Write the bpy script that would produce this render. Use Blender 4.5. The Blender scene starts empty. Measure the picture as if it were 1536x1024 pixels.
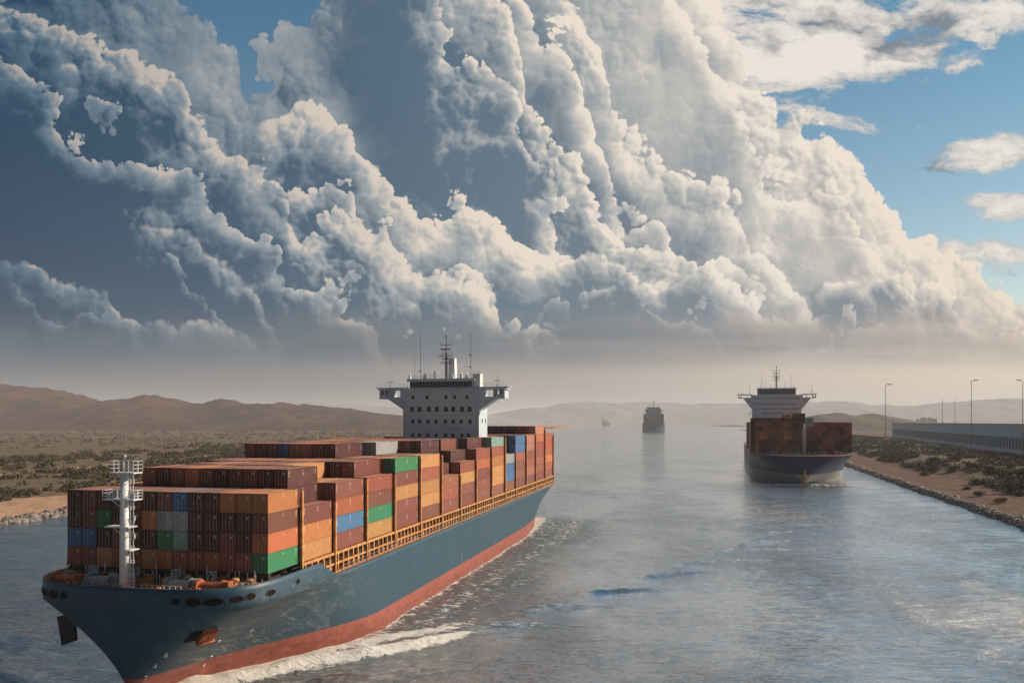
import bpy, bmesh, math, random
import numpy as np
from mathutils import Vector, Matrix
scene = bpy.context.scene
R = math.radians
# ---------------------------------------------------------------- camera
CAM_H = 37.5
cam_data = bpy.data.cameras.new("camera")
cam = bpy.data.objects.new("camera", cam_data)
scene.collection.objects.link(cam)
cam.location = (0, 0, CAM_H)
cam.rotation_euler = (R(90), 0, 0)
cam_data.sensor_width = 36.0
cam_data.lens = 36.0 * 1240 / 1536
cam_data.shift_y = 120 / 1536
cam_data.clip_start = 0.5
cam_data.clip_end = 120000
scene.camera = cam
# ---------------------------------------------------------------- sun, exposure
SUN_AZ, SUN_EL = R(72), R(29)          # azimuth from +Y towards +X
sun_dir = Vector((math.sin(SUN_AZ) * math.cos(SUN_EL), math.cos(SUN_AZ) * math.cos(SUN_EL), math.sin(SUN_EL)))
sd = bpy.data.lights.new("sun", 'SUN')
sd.energy = 4.3
sd.angle = R(0.6)
sd.color = (1.0, 0.80, 0.60)
so = bpy.data.objects.new("sun", sd)
scene.collection.objects.link(so)
so.rotation_euler = (-sun_dir).to_track_quat('-Z', 'Y').to_euler()
so.location = (200, 100, 300)
scene.view_settings.view_transform = 'Standard'
scene.view_settings.look = 'None'
scene.view_settings.exposure = 0.43
scene.view_settings.gamma = 1.0
scene.cycles.use_denoising = True
scene.cycles.max_bounces = 6
scene.cycles.volume_bounces = 1
scene.cycles.diffuse_bounces = 2
scene.cycles.glossy_bounces = 3
scene.cycles.transparent_max_bounces = 8
scene.cycles.sample_clamp_indirect = 6

# ---------------------------------------------------------------- node helpers
class S:
    """a socket with arithmetic"""
    def __init__(s, nt, sock): s.nt, s.k = nt, sock
    def _m(s, op, *a, clamp=False):
        n = s.nt.nodes.new('ShaderNodeMath'); n.operation = op; n.use_clamp = clamp
        for i, v in enumerate((s,) + a):
            if isinstance(v, S): s.nt.links.new(v.k, n.inputs[i])
            else: n.inputs[i].default_value = v
        return S(s.nt, n.outputs[0])
    def __add__(s, o): return s._m('ADD', o)
    __radd__ = __add__
    def __sub__(s, o): return s._m('SUBTRACT', o)
    def __rsub__(s, o): return (s * -1.0) + o
    def __mul__(s, o): return s._m('MULTIPLY', o)
    __rmul__ = __mul__
    def __truediv__(s, o): return s._m('DIVIDE', o)
    def clamp(s): return s._m('ADD', 0.0, clamp=True)
    def abs(s): return s._m('ABSOLUTE')
    def pow(s, o): return s._m('POWER', o)
    def exp(s): return s._m('EXPONENT')
    def max(s, o): return s._m('MAXIMUM', o)
    def min(s, o): return s._m('MINIMUM', o)
    def smooth(s, a, b, lo=0.0, hi=1.0):
        n = s.nt.nodes.new('ShaderNodeMapRange'); n.interpolation_type = 'SMOOTHSTEP'
        s.nt.links.new(s.k, n.inputs[0])
        for i, v in ((1, a), (2, b), (3, lo), (4, hi)):
            if isinstance(v, S): s.nt.links.new(v.k, n.inputs[i])
            else: n.inputs[i].default_value = v
        return S(s.nt, n.outputs[0])
    def lin(s, a, b, lo=0.0, hi=1.0):
        n = s.nt.nodes.new('ShaderNodeMapRange')
        s.nt.links.new(s.k, n.inputs[0])
        for i, v in ((1, a), (2, b), (3, lo), (4, hi)): n.inputs[i].default_value = v
        return S(s.nt, n.outputs[0])
def put(nt, sock, v):
    if isinstance(v, S): nt.links.new(v.k, sock)
    elif v is not None:
        if hasattr(sock.default_value, '__len__') and len(v) == 3 and len(sock.default_value) == 4: v = (*v, 1)
        sock.default_value = v
def vec(nt, x, y, z=0.0):
    n = nt.nodes.new('ShaderNodeCombineXYZ')
    for i, v in enumerate((x, y, z)): put(nt, n.inputs[i], v)
    return S(nt, n.outputs[0])
def sep(nt, v):
    n = nt.nodes.new('ShaderNodeSeparateXYZ'); put(nt, n.inputs[0], v)
    return [S(nt, o) for o in n.outputs]
def vmath(nt, op, a, b=None, scale=None):
    n = nt.nodes.new('ShaderNodeVectorMath'); n.operation = op
    put(nt, n.inputs[0], a)
    if b is not None: put(nt, n.inputs[1], b)
    if scale is not None: put(nt, n.inputs['Scale'], scale)
    return S(nt, n.outputs[0])
def mixc(nt, f, a, b, blend='MIX'):
    n = nt.nodes.new('ShaderNodeMix'); n.data_type = 'RGBA'; n.blend_type = blend
    put(nt, n.inputs[0], f); put(nt, n.inputs[6], a); put(nt, n.inputs[7], b)
    return S(nt, n.outputs[2])
def noise(nt, v, scale, detail=4, rough=0.5, dim='3D', color=False, dist=0.0, lac=2.0):
    n = nt.nodes.new('ShaderNodeTexNoise'); n.noise_dimensions = dim
    put(nt, n.inputs['Vector'], v)
    n.inputs['Scale'].default_value = scale; n.inputs['Detail'].default_value = detail
    n.inputs['Roughness'].default_value = rough; n.inputs['Distortion'].default_value = dist
    n.inputs['Lacunarity'].default_value = lac
    return S(nt, n.outputs['Color' if color else 'Fac'])
def voro(nt, v, scale, detail=0, rough=0.5, lac=2.0, dim='2D', feature='F1', out='Distance', rnd=1.0):
    n = nt.nodes.new('ShaderNodeTexVoronoi'); n.voronoi_dimensions = dim; n.feature = feature
    put(nt, n.inputs['Vector'], v)
    n.inputs['Scale'].default_value = scale
    if 'Detail' in n.inputs: n.inputs['Detail'].default_value = detail; n.inputs['Roughness'].default_value = rough; n.inputs['Lacunarity'].default_value = lac
    if 'Smoothness' in n.inputs: n.inputs['Smoothness'].default_value = 0.4
    n.inputs['Randomness'].default_value = rnd
    return S(nt, n.outputs[out])
def ramp(nt, f, stops, interp='LINEAR'):
    n = nt.nodes.new('ShaderNodeValToRGB'); put(nt, n.inputs[0], f)
    cr = n.color_ramp; cr.interpolation = interp
    while len(cr.elements) < len(stops): cr.elements.new(0.5)
    for e, (p, c) in zip(cr.elements, stops):
        e.position = p; e.color = (*c, 1) if len(c) == 3 else c
    return S(nt, n.outputs[0])
def curve(nt, f, pts, x0, x1, y0, y1, handle='AUTO'):
    """piecewise curve f -> y, given in real units"""
    n = nt.nodes.new('ShaderNodeFloatCurve')
    put(nt, n.inputs['Value'], (f - x0) * (1.0 / (x1 - x0)))
    c = n.mapping.curves[0]
    q = [((x - x0) / (x1 - x0), (y - y0) / (y1 - y0)) for x, y in pts]
    if q[0][0] > 0.001: q.insert(0, (0.0, q[0][1]))
    if q[-1][0] < 0.999: q.append((1.0, q[-1][1]))
    c.points[0].location = q[0]; c.points[1].location = q[-1]
    for p in q[1:-1]: c.points.new(*p)
    for p in c.points: p.handle_type = handle
    n.mapping.use_clip = False
    n.mapping.update()
    return S(nt, n.outputs[0]) * (y1 - y0) + y0
def srgb(r, g, b, k=1.0):
    f = lambda c: (c / 255 / 12.92 if c / 255 <= 0.04045 else ((c / 255 + 0.055) / 1.055) ** 2.4) * k
    return (f(r), f(g), f(b))
# ---------------------------------------------------------------- sky: Nishita air with procedural cumulus banks
world = bpy.data.worlds.new("World"); scene.world = world; world.use_nodes = True
wn = world.node_tree
for n in list(wn.nodes): wn.nodes.remove(n)
SKY_STRENGTH = 0.1
def build_sky(nt):
    tc = nt.nodes.new('ShaderNodeTexCoord')
    d = S(nt, tc.outputs['Generated'])
    dx, dy, dz = sep(nt, d)
    yy = dy.abs().max(0.30)
    X = dx / yy * 1.24 + 0.768            # direction measured as slopes: right grows, down grows
    Y = 0.632 - dz / yy * 1.24
    P = vec(nt, X, Y, 0.0)
    sky = nt.nodes.new('ShaderNodeTexSky'); sky.sky_type = 'NISHITA'; sky.sun_disc = False
    sky.sun_elevation = SUN_EL; sky.sun_rotation = SUN_AZ
    sky.air_density = 1.2; sky.dust_density = 0.6; sky.ozone_density = 2.5; sky.altitude = 0
    blue = mixc(nt, 1.0, S(nt, sky.outputs[0]), mixc(nt, Y.lin(0.0, 0.5), (.33, .58, .60), (.84, .80, .72)), 'MULTIPLY')
    def oval(cx, cy, rx, ry, tilt=0.0):
        a = (X - cx) ; b = (Y - cy) - a * tilt
        return 1.0 - (a * a * (1 / rx ** 2) + b * b * (1 / ry ** 2))
    # -- warp
    w = noise(nt, P, 5.0, 4, 0.6, '2D', color=True)
    wv = vmath(nt, 'SCALE', vmath(nt, 'SUBTRACT', w, (0.5, 0.5, 0.5)), scale=0.060)
    w2 = noise(nt, P, 38.0, 3, 0.6, '2D', color=True)
    wv2 = vmath(nt, 'SCALE', vmath(nt, 'SUBTRACT', w2, (0.5, 0.5, 0.5)), scale=0.010)
    Pw = vmath(nt, 'ADD', vmath(nt, 'ADD', P, wv), wv2)
    def dome(v, sc):                      # one octave of cauliflower bumps
        q = voro(nt, v, sc, 0)
        return 1.0 - (q * q * 1.25).min(1.0)
    sl = (0.80, -0.60)                    # towards the sun
    def off(dl): return vmath(nt, 'ADD', Pw, (sl[0] * dl, sl[1] * dl, 0))
    o1, o2, o3, o4, o5 = dome(Pw, 8.5), dome(Pw, 19.0), dome(Pw, 42.0), dome(Pw, 92.0), dome(Pw, 190.0)
    B = o1 * 0.40 + o2 * 0.28 + o3 * 0.18 + o4 * 0.10 + o5 * 0.04
    pl, ps = off(0.020), off(0.007)
    Dl = (o1 - dome(pl, 8.5)) * 1.3 + (o2 - dome(pl, 19.0)) * 0.8
    D = (o2 - dome(ps, 19.0)) * 1.2 + (o3 - dome(ps, 42.0)) * 1.0 + (o4 - dome(ps, 92.0)) * 0.50
    soft = noise(nt, P, 3.2, 3, 0.5, '2D')
    soft2 = noise(nt, vmath(nt, 'ADD', P, (3.1, 1.7, 0)), 9.0, 5, 0.6, '2D')
    fine = noise(nt, Pw, 60.0, 4, 0.65, '2D')
    patch = noise(nt, vmath(nt, 'ADD', P, (7.7, 4.1, 0)), 4.5, 2, 0.5, '2D').smooth(0.45, 0.62)
    K = 0.74 / SKY_STRENGTH
    lit = ramp(nt, X.lin(0, 1.536), [(0.0, srgb(168, 163, 160, K)), (0.25, srgb(205, 193, 182, K)), (0.5, srgb(236, 222, 206, K)), (0.75, srgb(240, 229, 215, K)), (1, srgb(242, 226, 206, K))])
    mid = ramp(nt, X.lin(0, 1.536), [(0.0, srgb(68, 104, 126, K)), (0.25, srgb(135, 148, 158, K)), (0.5, srgb(165, 170, 172, K)), (0.75, srgb(188, 187, 184, K)), (1, srgb(196, 190, 184, K))])
    shd = ramp(nt, X.lin(0, 1.536), [(0.0, srgb(4, 58, 90, K)), (0.2, srgb(34, 74, 102, K)), (0.45, srgb(82, 108, 128, K)), (0.72, srgb(118, 132, 144, K)), (1, srgb(134, 140, 148, K))])
    dark = (oval(.575, .07, .11, .10).smooth(-.6, .9) * 0.17 + oval(.66, .06, .06, .08).smooth(-.5, .9) * 0.12 + oval(.60, .23, .12, .08).smooth(-.6, .9) * 0.08
            + oval(.88, .33, .09, .06).smooth(-.8, .9) * 0.22 + oval(1.04, .09, .06, .05).smooth(-.8, .9) * 0.20 + oval(.18, .22, .16, .12).smooth(-.9, .9) * 0.08
            + oval(.95, .455, .13, .05).smooth(-.6, .9) * 0.24 + oval(1.31, .462, .13, .035).smooth(-.6, .9) * 0.30 + oval(.78, .27, .05, .10).smooth(-.8, .9) * 0.16 + oval(.47, .28, .05, .07).smooth(-.8, .9) * 0.14 + (Y - X * 0.10).smooth(0.26, 0.46) * 0.30 + X.smooth(0.5, 0.0) * 0.06)
    glow = (X.smooth(0.45, 0.75) * X.smooth(1.9, 1.3) * Y.smooth(0.0, -0.40)) * 0.75 + oval(.96, .10, .10, .18).smooth(-1.0, .9) * 0.16 + oval(.30, .05, .14, .10).smooth(-1.0, .9) * 0.14  # first term brightens unseen cloud overhead to light the water
    def shade(dep, rim=0.6, rimw=0.05, body=0.25, gain=0.45, low=0.0):
        """brightness 0..1 from the slope of the billows and the depth below the crest"""
        edge = (dep * (-1.0 / rimw)).exp().min(1.0)
        t = body + edge * rim - dark * (1.0 - edge * 0.85) + glow + (D.max(-0.6) * gain + Dl * gain) * (edge * 0.72 + patch * 0.30 + 0.17) + (soft2 - 0.5) * 0.62 + (soft - 0.5) * 0.55 + 0.05 - dep.smooth(0.045, 0.15) * 0.17 + low
        return t.clamp()
    def tone(t):
        a = mixc(nt, t.smooth(-0.04, 0.5), shd, mid)
        return mixc(nt, t.smooth(0.36, 0.92), a, lit)
    CX = (-0.15, 1.7, -0.5, 1.0)
    def crest(pts): return curve(nt, X, [(a / 1000, b / 1000) for a, b in pts if -150 <= a <= 1700], *CX, handle='AUTO')
    col = blue
    # -- high thin sheets at upper right
    sv = vmath(nt, 'MULTIPLY', Pw, (3.2, 11.0, 1))
    wis = noise(nt, sv, 1.6, 6, 0.62, '2D')
    ovs = [(1.10, .070, .34, .13, -.02), (1.22, .085, .22, .075, -.04), (1.34, .090, .13, .034, -.06), (1.44, .012, .17, .045, .05), (1.50, .232, .10, .026, -.05), (1.52, .308, .10, .024, -.04), (1.52, .378, .12, .034, -.03), (1.20, .166, .035, .014, .1), (1.475, .058, .03, .018, .1), (1.27, .02, .09, .03, .05)]
    m = None
    for o in ovs:
        q = oval(*o).max(-1.5)
        m = q if m is None else m.max(q)
    hm = m * 0.50 + (wis - 0.5) * 3.2 + (fine - 0.5) * 0.5 - 0.08 + oval(1.12, .05, .22, .12, .05).smooth(-.4, .9) * 0.45 + oval(1.27, .095, .13, .035, -.05).smooth(-.5, .9) * 0.45
    hmask = hm.smooth(0.0, 0.55)
    ht = (hm * 0.75 + 0.35 - noise(nt, vmath(nt, 'MULTIPLY', Pw, (5.0, 12.0, 1)), 1.1, 4, 0.55, '2D').smooth(0.50, 0.75) * 0.95 + D * 0.10).clamp()
    col = mixc(nt, hmask * 0.95, col, mixc(nt, ht, srgb(128, 134, 142, K), srgb(240, 232, 222, K)))
    layers = [
        # crest line, billow amplitude, edge softness, rim, rim width, body, gain, (fade-in x0, x1)
        ([(-140, -500), (900, -500), (1000, -160), (1085, 30), (1150, 165), (1195, 200), (1250, 225), (1300, 290), (1345, 345), (1400, 375), (1450, 415), (1500, 440), (1600, 470), (1690, 520)], .085, .007, .46, .07, .44, .46, None),
        ([(-140, -500), (560, -400), (820, -60), (868, 30), (905, 110), (925, 180), (985, 225), (1010, 265), (1050, 295), (1110, 315), (1125, 360), (1160, 410), (1210, 450), (1300, 475), (1690, 600)], .085, .005, .66, .06, .20, .60, (.50, .74)),
        ([(-140, -500), (500, -400), (640, -40), (700, 0), (748, 30), (780, 90), (790, 160), (835, 235), (870, 270), (910, 330), (960, 375), (1040, 410), (1100, 450), (1170, 500), (1690, 640)], .085, .005, .70, .06, .10, .62, (.50, .60)),
        ([(-140, 240), (300, 220), (425, 195), (450, 172), (490, 170), (528, 205), (545, 245), (575, 268), (605, 312), (650, 335), (682, 312), (720, 330), (790, 378), (835, 410), (880, 445), (915, 500), (960, 560), (1690, 640)], .070, .004, .78, .06, .10, .62, (.405, .455)),
        ([(-140, -140), (40, 20), (100, 70), (135, 82), (180, 90), (220, 118), (262, 128), (285, 175), (330, 228), (372, 250), (412, 280), (428, 320), (445, 358), (480, 345), (525, 350), (565, 385), (625, 405), (700, 435), (770, 480), (820, 540), (1690, 640)], .075, .004, .80, .055, .02, .60, None),
        ([(-140, 360), (180, 350), (238, 340), (262, 340), (292, 372), (315, 398), (350, 410), (378, 440), (420, 520), (1690, 640)], .045, .012, .60, .035, .08, .45, (.215, .265)),
        ([(-140, 420), (780, 420), (840, 400), (885, 388), (930, 408), (965, 438), (1005, 428), (1050, 420), (1085, 450), (1130, 480), (1180, 505), (1230, 560), (1690, 640)], .045, .005, .60, .028, .06, .46, (.79, .87)),
        ([(-140, 450), (1150, 450), (1240, 432), (1292, 412), (1340, 428), (1372, 458), (1420, 462), (1440, 490), (1520, 520), (1690, 640)], .045, .005, .60, .026, .10, .46, (1.17, 1.26)),
        ([(-140, 380), (0, 402), (55, 408), (75, 430), (120, 432), (160, 446), (172, 474), (215, 484), (262, 506), (300, 492), (350, 500), (390, 520), (430, 548), (520, 590), (1690, 640)], .045, .006, .45, .045, .22, .36, None),
    ]
    over = (Y * -1.0 - 0.28).max(0.0) * 1.3      # the bank carries on overhead
    shelf = noise(nt, vmath(nt, 'ADD', P, (2.3, 9.1, 0)), 7.0, 2, 0.5, '2D')
    for i, (pts, amp, ew, rim, rimw, body, gain, fade) in enumerate(layers):
        f = Y - crest(pts) + over + (B - 0.62) * amp * 1.6 + (fine - 0.5) * 0.008
        mk = f.smooth(-ew * 0.3, ew)
        if fade: mk = mk * (X + (B - 0.6) * 0.12).smooth(*fade)
        if i == 0:                        # the gap of blue between the two far towers
            gap = oval(.350, -.05, .100, .150, .35).max(oval(.374, .105, .020, .05)).max(oval(.39, .13, .028, .016)).max(oval(.445, -.01, .055, .055)).max(oval(.30, -.03, .05, .085))
            mk = mk * (1.0 - (gap - (B - 0.55) * 2.0 + (fine - 0.5) * 0.3).smooth(0.0, 0.16))
        # a second, nearer shelf of the same bank starts some way below its crest
        g = f - (shelf - 0.5) * 0.27 - (0.105 if i < 5 else 0.06) + (B - 0.62) * 0.05
        gk = g.smooth(0.0, 0.006)
        dep = f.max(0.0) * (1.0 - gk) + (g.max(0.0) + 0.012) * gk
        col = mixc(nt, mk, col, tone(shade(dep, rim, rimw, body, gain)))
    # -- rain-dark cloud base, then the bright dusty gap under it
    base = ramp(nt, X.lin(0, 1.536), [(0.0, srgb(66, 90, 108, K)), (0.3, srgb(82, 98, 112, K)), (0.55, srgb(104, 112, 121, K)), (0.8, srgb(158, 153, 152, K)), (1, srgb(196, 182, 170, K))])
    hor = ramp(nt, X.lin(0, 1.536), [(0.0, srgb(96, 104, 114, K)), (0.3, srgb(122, 121, 125, K)), (0.55, srgb(164, 155, 150, K)), (0.8, srgb(214, 198, 182, K)), (1, srgb(234, 217, 197, K))])
    yb = Y + (soft2 - 0.5) * 0.10 + (soft - 0.5) * 0.05
    stri = noise(nt, vmath(nt, 'MULTIPLY', P, (2.0, 26.0, 1)), 1.4, 4, 0.55, '2D')
    veil = yb.smooth(0.455, 0.522)
    col = mixc(nt, veil * 0.85, col, mixc(nt, stri.smooth(0.35, 0.75) * 0.35, base, hor))
    yh = Y + (stri - 0.5) * 0.016 + (soft - 0.5) * 0.02
    col = mixc(nt, yh.smooth(0.522, 0.565), col, hor)
    # overhead cloud out of view, brightened so the water mirrors more light
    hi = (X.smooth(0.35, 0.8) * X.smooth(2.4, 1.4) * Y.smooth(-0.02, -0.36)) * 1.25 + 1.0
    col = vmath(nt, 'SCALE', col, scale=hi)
    # unseen sky at the viewer's back, darkened and blued to shade the ship fronts
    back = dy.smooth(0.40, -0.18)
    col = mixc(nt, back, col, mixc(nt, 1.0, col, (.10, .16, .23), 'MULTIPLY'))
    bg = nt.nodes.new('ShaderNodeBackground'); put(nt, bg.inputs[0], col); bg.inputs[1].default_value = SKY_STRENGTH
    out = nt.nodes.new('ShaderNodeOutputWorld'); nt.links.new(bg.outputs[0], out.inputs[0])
build_sky(wn)
world.cycles.sampling_method = 'MANUAL'
world.cycles.sample_map_resolution = 512
# ---------------------------------------------------------------- mesh helpers
rng = random.Random(7)
nrg = np.random.RandomState(11)
def link(o):
    scene.collection.objects.link(o); return o
def tag(o, label=None, cat=None, group=None, kind=None):
    if label: o['label'] = label
    if cat: o['category'] = cat
    if group: o['group'] = group
    if kind: o['kind'] = kind
    return o
def empty(name, loc=(0, 0, 0), rz=0.0, scale=1.0):
    o = bpy.data.objects.new(name, None); link(o)
    o.location = loc; o.rotation_euler = (0, 0, rz); o.scale = (scale,) * 3; o.empty_display_size = 1.0
    return o
class MB:
    """collects shapes and links them as ONE mesh object"""
    def __init__(s): s.v, s.f, s.m = [], [], []
    def add(s, vs, fs, mat=0):
        b = len(s.v); s.v += [tuple(v) for v in vs]; s.f += [tuple(b + i for i in f) for f in fs]; s.m += [mat] * len(fs)
        return s
    def box(s, x0, x1, y0, y1, z0, z1, mat=0, taper=1.0):
        cx, cy = (x0 + x1) / 2, (y0 + y1) / 2
        t = lambda x, c: c + (x - c) * taper
        vs = [(x0, y0, z0), (x1, y0, z0), (x1, y1, z0), (x0, y1, z0), (t(x0, cx), t(y0, cy), z1), (t(x1, cx), t(y0, cy), z1), (t(x1, cx), t(y1, cy), z1), (t(x0, cx), t(y1, cy), z1)]
        return s.add(vs, [(3, 2, 1, 0), (4, 5, 6, 7), (0, 1, 5, 4), (1, 2, 6, 5), (2, 3, 7, 6), (3, 0, 4, 7)], mat)
    def tube(s, a, b, r, n=6, mat=0, r2=None, caps=True):
        a, b = Vector(a), Vector(b); d = (b - a)
        if d.length < 1e-6: return s
        d.normalize(); u = d.orthogonal().normalized(); w = d.cross(u); r2 = r if r2 is None else r2
        vs = [a + (u * math.cos(2 * math.pi * i / n) + w * math.sin(2 * math.pi * i / n)) * r for i in range(n)]
        vs += [b + (u * math.cos(2 * math.pi * i / n) + w * math.sin(2 * math.pi * i / n)) * r2 for i in range(n)]
        fs = [(i, (i + 1) % n, n + (i + 1) % n, n + i) for i in range(n)]
        if caps: fs += [tuple(range(n - 1, -1, -1)), tuple(range(n, 2 * n))]
        return s.add(vs, fs, mat)
    def prism(s, pts, y0, y1, mat=0):
        """polygon in the x,z plane extruded along y"""
        n = len(pts)
        vs = [(x, y0, z) for x, z in pts] + [(x, y1, z) for x, z in pts]
        fs = [tuple(range(n)), tuple(range(2 * n - 1, n - 1, -1))] + [(i, n + i, n + (i + 1) % n, (i + 1) % n) for i in range(n)]
        return s.add(vs, fs, mat)
    def rail(s, pts, h=1.1, r=0.035, post=1.6, rails=3, mat=0):
        for a, b in zip(pts[:-1], pts[1:]):
            a, b = Vector(a), Vector(b); L = (b - a).length; k = max(1, int(round(L / post)))
            for j in range(rails):
                z = Vector((0, 0, h * (j + 1) / rails)); s.tube(a + z, b + z, r, 4, mat, caps=False)
            for i in range(k + 1):
                p = a.lerp(b, i / k); s.tube(p, p + Vector((0, 0, h)), r * 1.2, 4, mat, caps=False)
        return s
    def ball(s, c, r, mat=0, n=8, sz=1.0):
        vs, fs = [], []
        for j in range(1, n // 2):
            t = math.pi * j / (n // 2)
            for i in range(n): vs.append((c[0] + r * math.sin(t) * math.cos(2 * math.pi * i / n), c[1] + r * math.sin(t) * math.sin(2 * math.pi * i / n), c[2] + r * sz * math.cos(t)))
        k = n // 2 - 1; top = len(vs); vs += [(c[0], c[1], c[2] + r * sz), (c[0], c[1], c[2] - r * sz)]
        for j in range(k - 1):
            for i in range(n): fs.append((j * n + i, (j + 1) * n + i, (j + 1) * n + (i + 1) % n, j * n + (i + 1) % n))
        for i in range(n): fs.append((top, i, (i + 1) % n)); fs.append((top + 1, (k - 1) * n + (i + 1) % n, (k - 1) * n + i))
        return s.add(vs, fs, mat)
    def build(s, name, mats, parent=None, smooth=False, loc=None, rz=None):
        me = bpy.data.meshes.new(name); me.from_pydata(s.v, [], s.f)
        for m in (mats if isinstance(mats, (list, tuple)) else [mats]): me.materials.append(m)
        if any(s.m): me.polygons.foreach_set('material_index', s.m)
        if smooth: me.polygons.foreach_set('use_smooth', [True] * len(s.f))
        me.update()
        bm = bmesh.new(); bm.from_mesh(me); bmesh.ops.recalc_face_normals(bm, faces=bm.faces); bm.to_mesh(me); bm.free()
        o = bpy.data.objects.new(name, me); link(o)
        if parent: o.parent = parent
        if loc is not None: o.location = loc
        if rz is not None: o.rotation_euler = (0, 0, rz)
        return o
def copy_tree(o, parent=None):
    kids = list(o.children)
    c = o.copy(); scene.collection.objects.link(c); c.parent = parent
    for ch in kids: copy_tree(ch, c)
    return c
def grid_mesh(name, V, nx, ny, mat, smooth=True, attrs=None):
    """V: (ny*nx,3) array of points"""
    idx = np.arange(nx * ny).reshape(ny, nx)
    q = np.stack([idx[:-1, :-1], idx[:-1, 1:], idx[1:, 1:], idx[1:, :-1]], -1).reshape(-1, 4)
    me = bpy.data.meshes.new(name)
    me.vertices.add(len(V)); me.vertices.foreach_set('co', V.astype(np.float32).ravel())
    me.loops.add(q.size); me.loops.foreach_set('vertex_index', q.astype(np.int32).ravel())
    me.polygons.add(len(q)); me.polygons.foreach_set('loop_start', (np.arange(len(q)) * 4).astype(np.int32))
    me.polygons.foreach_set('loop_total', np.full(len(q), 4, np.int32))
    me.update(calc_edges=True); me.validate()
    if smooth: me.polygons.foreach_set('use_smooth', np.ones(len(q), bool))
    for k, a in (attrs or {}).items():
        at = me.attributes.new(k, 'FLOAT', 'POINT'); at.data.foreach_set('value', a.astype(np.float32).ravel())
    me.materials.append(mat)
    return link(bpy.data.objects.new(name, me))
def tri_soup(name, V, F, mat, parent=None):
    me = bpy.data.meshes.new(name)
    me.vertices.add(len(V)); me.vertices.foreach_set('co', V.astype(np.float32).ravel())
    n = F.shape[1]
    me.loops.add(F.size); me.loops.foreach_set('vertex_index', F.astype(np.int32).ravel())
    me.polygons.add(len(F)); me.polygons.foreach_set('loop_start', (np.arange(len(F)) * n).astype(np.int32))
    me.polygons.foreach_set('loop_total', np.full(len(F), n, np.int32))
    me.update(calc_edges=True)
    me.materials.append(mat)
    o = link(bpy.data.objects.new(name, me)); o.parent = parent
    return o
def vnoise(x, y, seed=0):
    """smooth value noise, numpy"""
    xi, yi = np.floor(x).astype(np.int64), np.floor(y).astype(np.int64); xf, yf = x - xi, y - yi
    def h(a, b):
        n = (a * 374761393 + b * 668265263 + seed * 1442695041) & 0xFFFFFFFF
        n = ((n ^ (n >> 13)) * 1274126177) & 0xFFFFFFFF
        return ((n ^ (n >> 16)) & 0xFFFF) / 65535.0
    u, v = xf * xf * (3 - 2 * xf), yf * yf * (3 - 2 * yf)
    return (h(xi, yi) * (1 - u) + h(xi + 1, yi) * u) * (1 - v) + (h(xi, yi + 1) * (1 - u) + h(xi + 1, yi + 1) * u) * v
def fbm(x, y, o=4, seed=0, g=0.5):
    t = 0; a = 1; s = 0
    for i in range(o):
        t = t + a * vnoise(x, y, seed + i * 17); s += a; a *= g; x = x * 2.03 + 11.3; y = y * 2.03 + 5.7
    return t / s
def sstep(x, a, b):
    t = np.clip((x - a) / (b - a), 0, 1); return t * t * (3 - 2 * t)

# ---------------------------------------------------------------- materials
MATS = {}
def mat(name, col, rough=0.6, metal=0.0, var=0.12, scale=1.5, spec=0.5, bump=0.0, bscale=6.0, alpha=None):
    if name in MATS: return MATS[name]
    m = bpy.data.materials.new(name); m.use_nodes = True; nt = m.node_tree
    b = nt.nodes['Principled BSDF']; tc = nt.nodes.new('ShaderNodeTexCoord'); P = S(nt, tc.outputs['Object'])
    n = noise(nt, P, scale, 5, 0.6)
    c = mixc(nt, n.smooth(0.3, 0.7), [x * (1 - var) for x in col], [min(1, x * (1 + var)) for x in col])
    put(nt, b.inputs['Base Color'], c)
    put(nt, b.inputs['Roughness'], n.lin(0, 1, rough - 0.08, rough + 0.08)); b.inputs['Metallic'].default_value = metal
    b.inputs['Specular IOR Level'].default_value = spec
    if bump:
        bp = nt.nodes.new('ShaderNodeBump'); bp.inputs['Strength'].default_value = bump; bp.inputs['Distance'].default_value = 0.1
        put(nt, bp.inputs['Height'], noise(nt, P, bscale, 5, 0.6)); nt.links.new(bp.outputs[0], b.inputs['Normal'])
    MATS[name] = m
    return m
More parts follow.
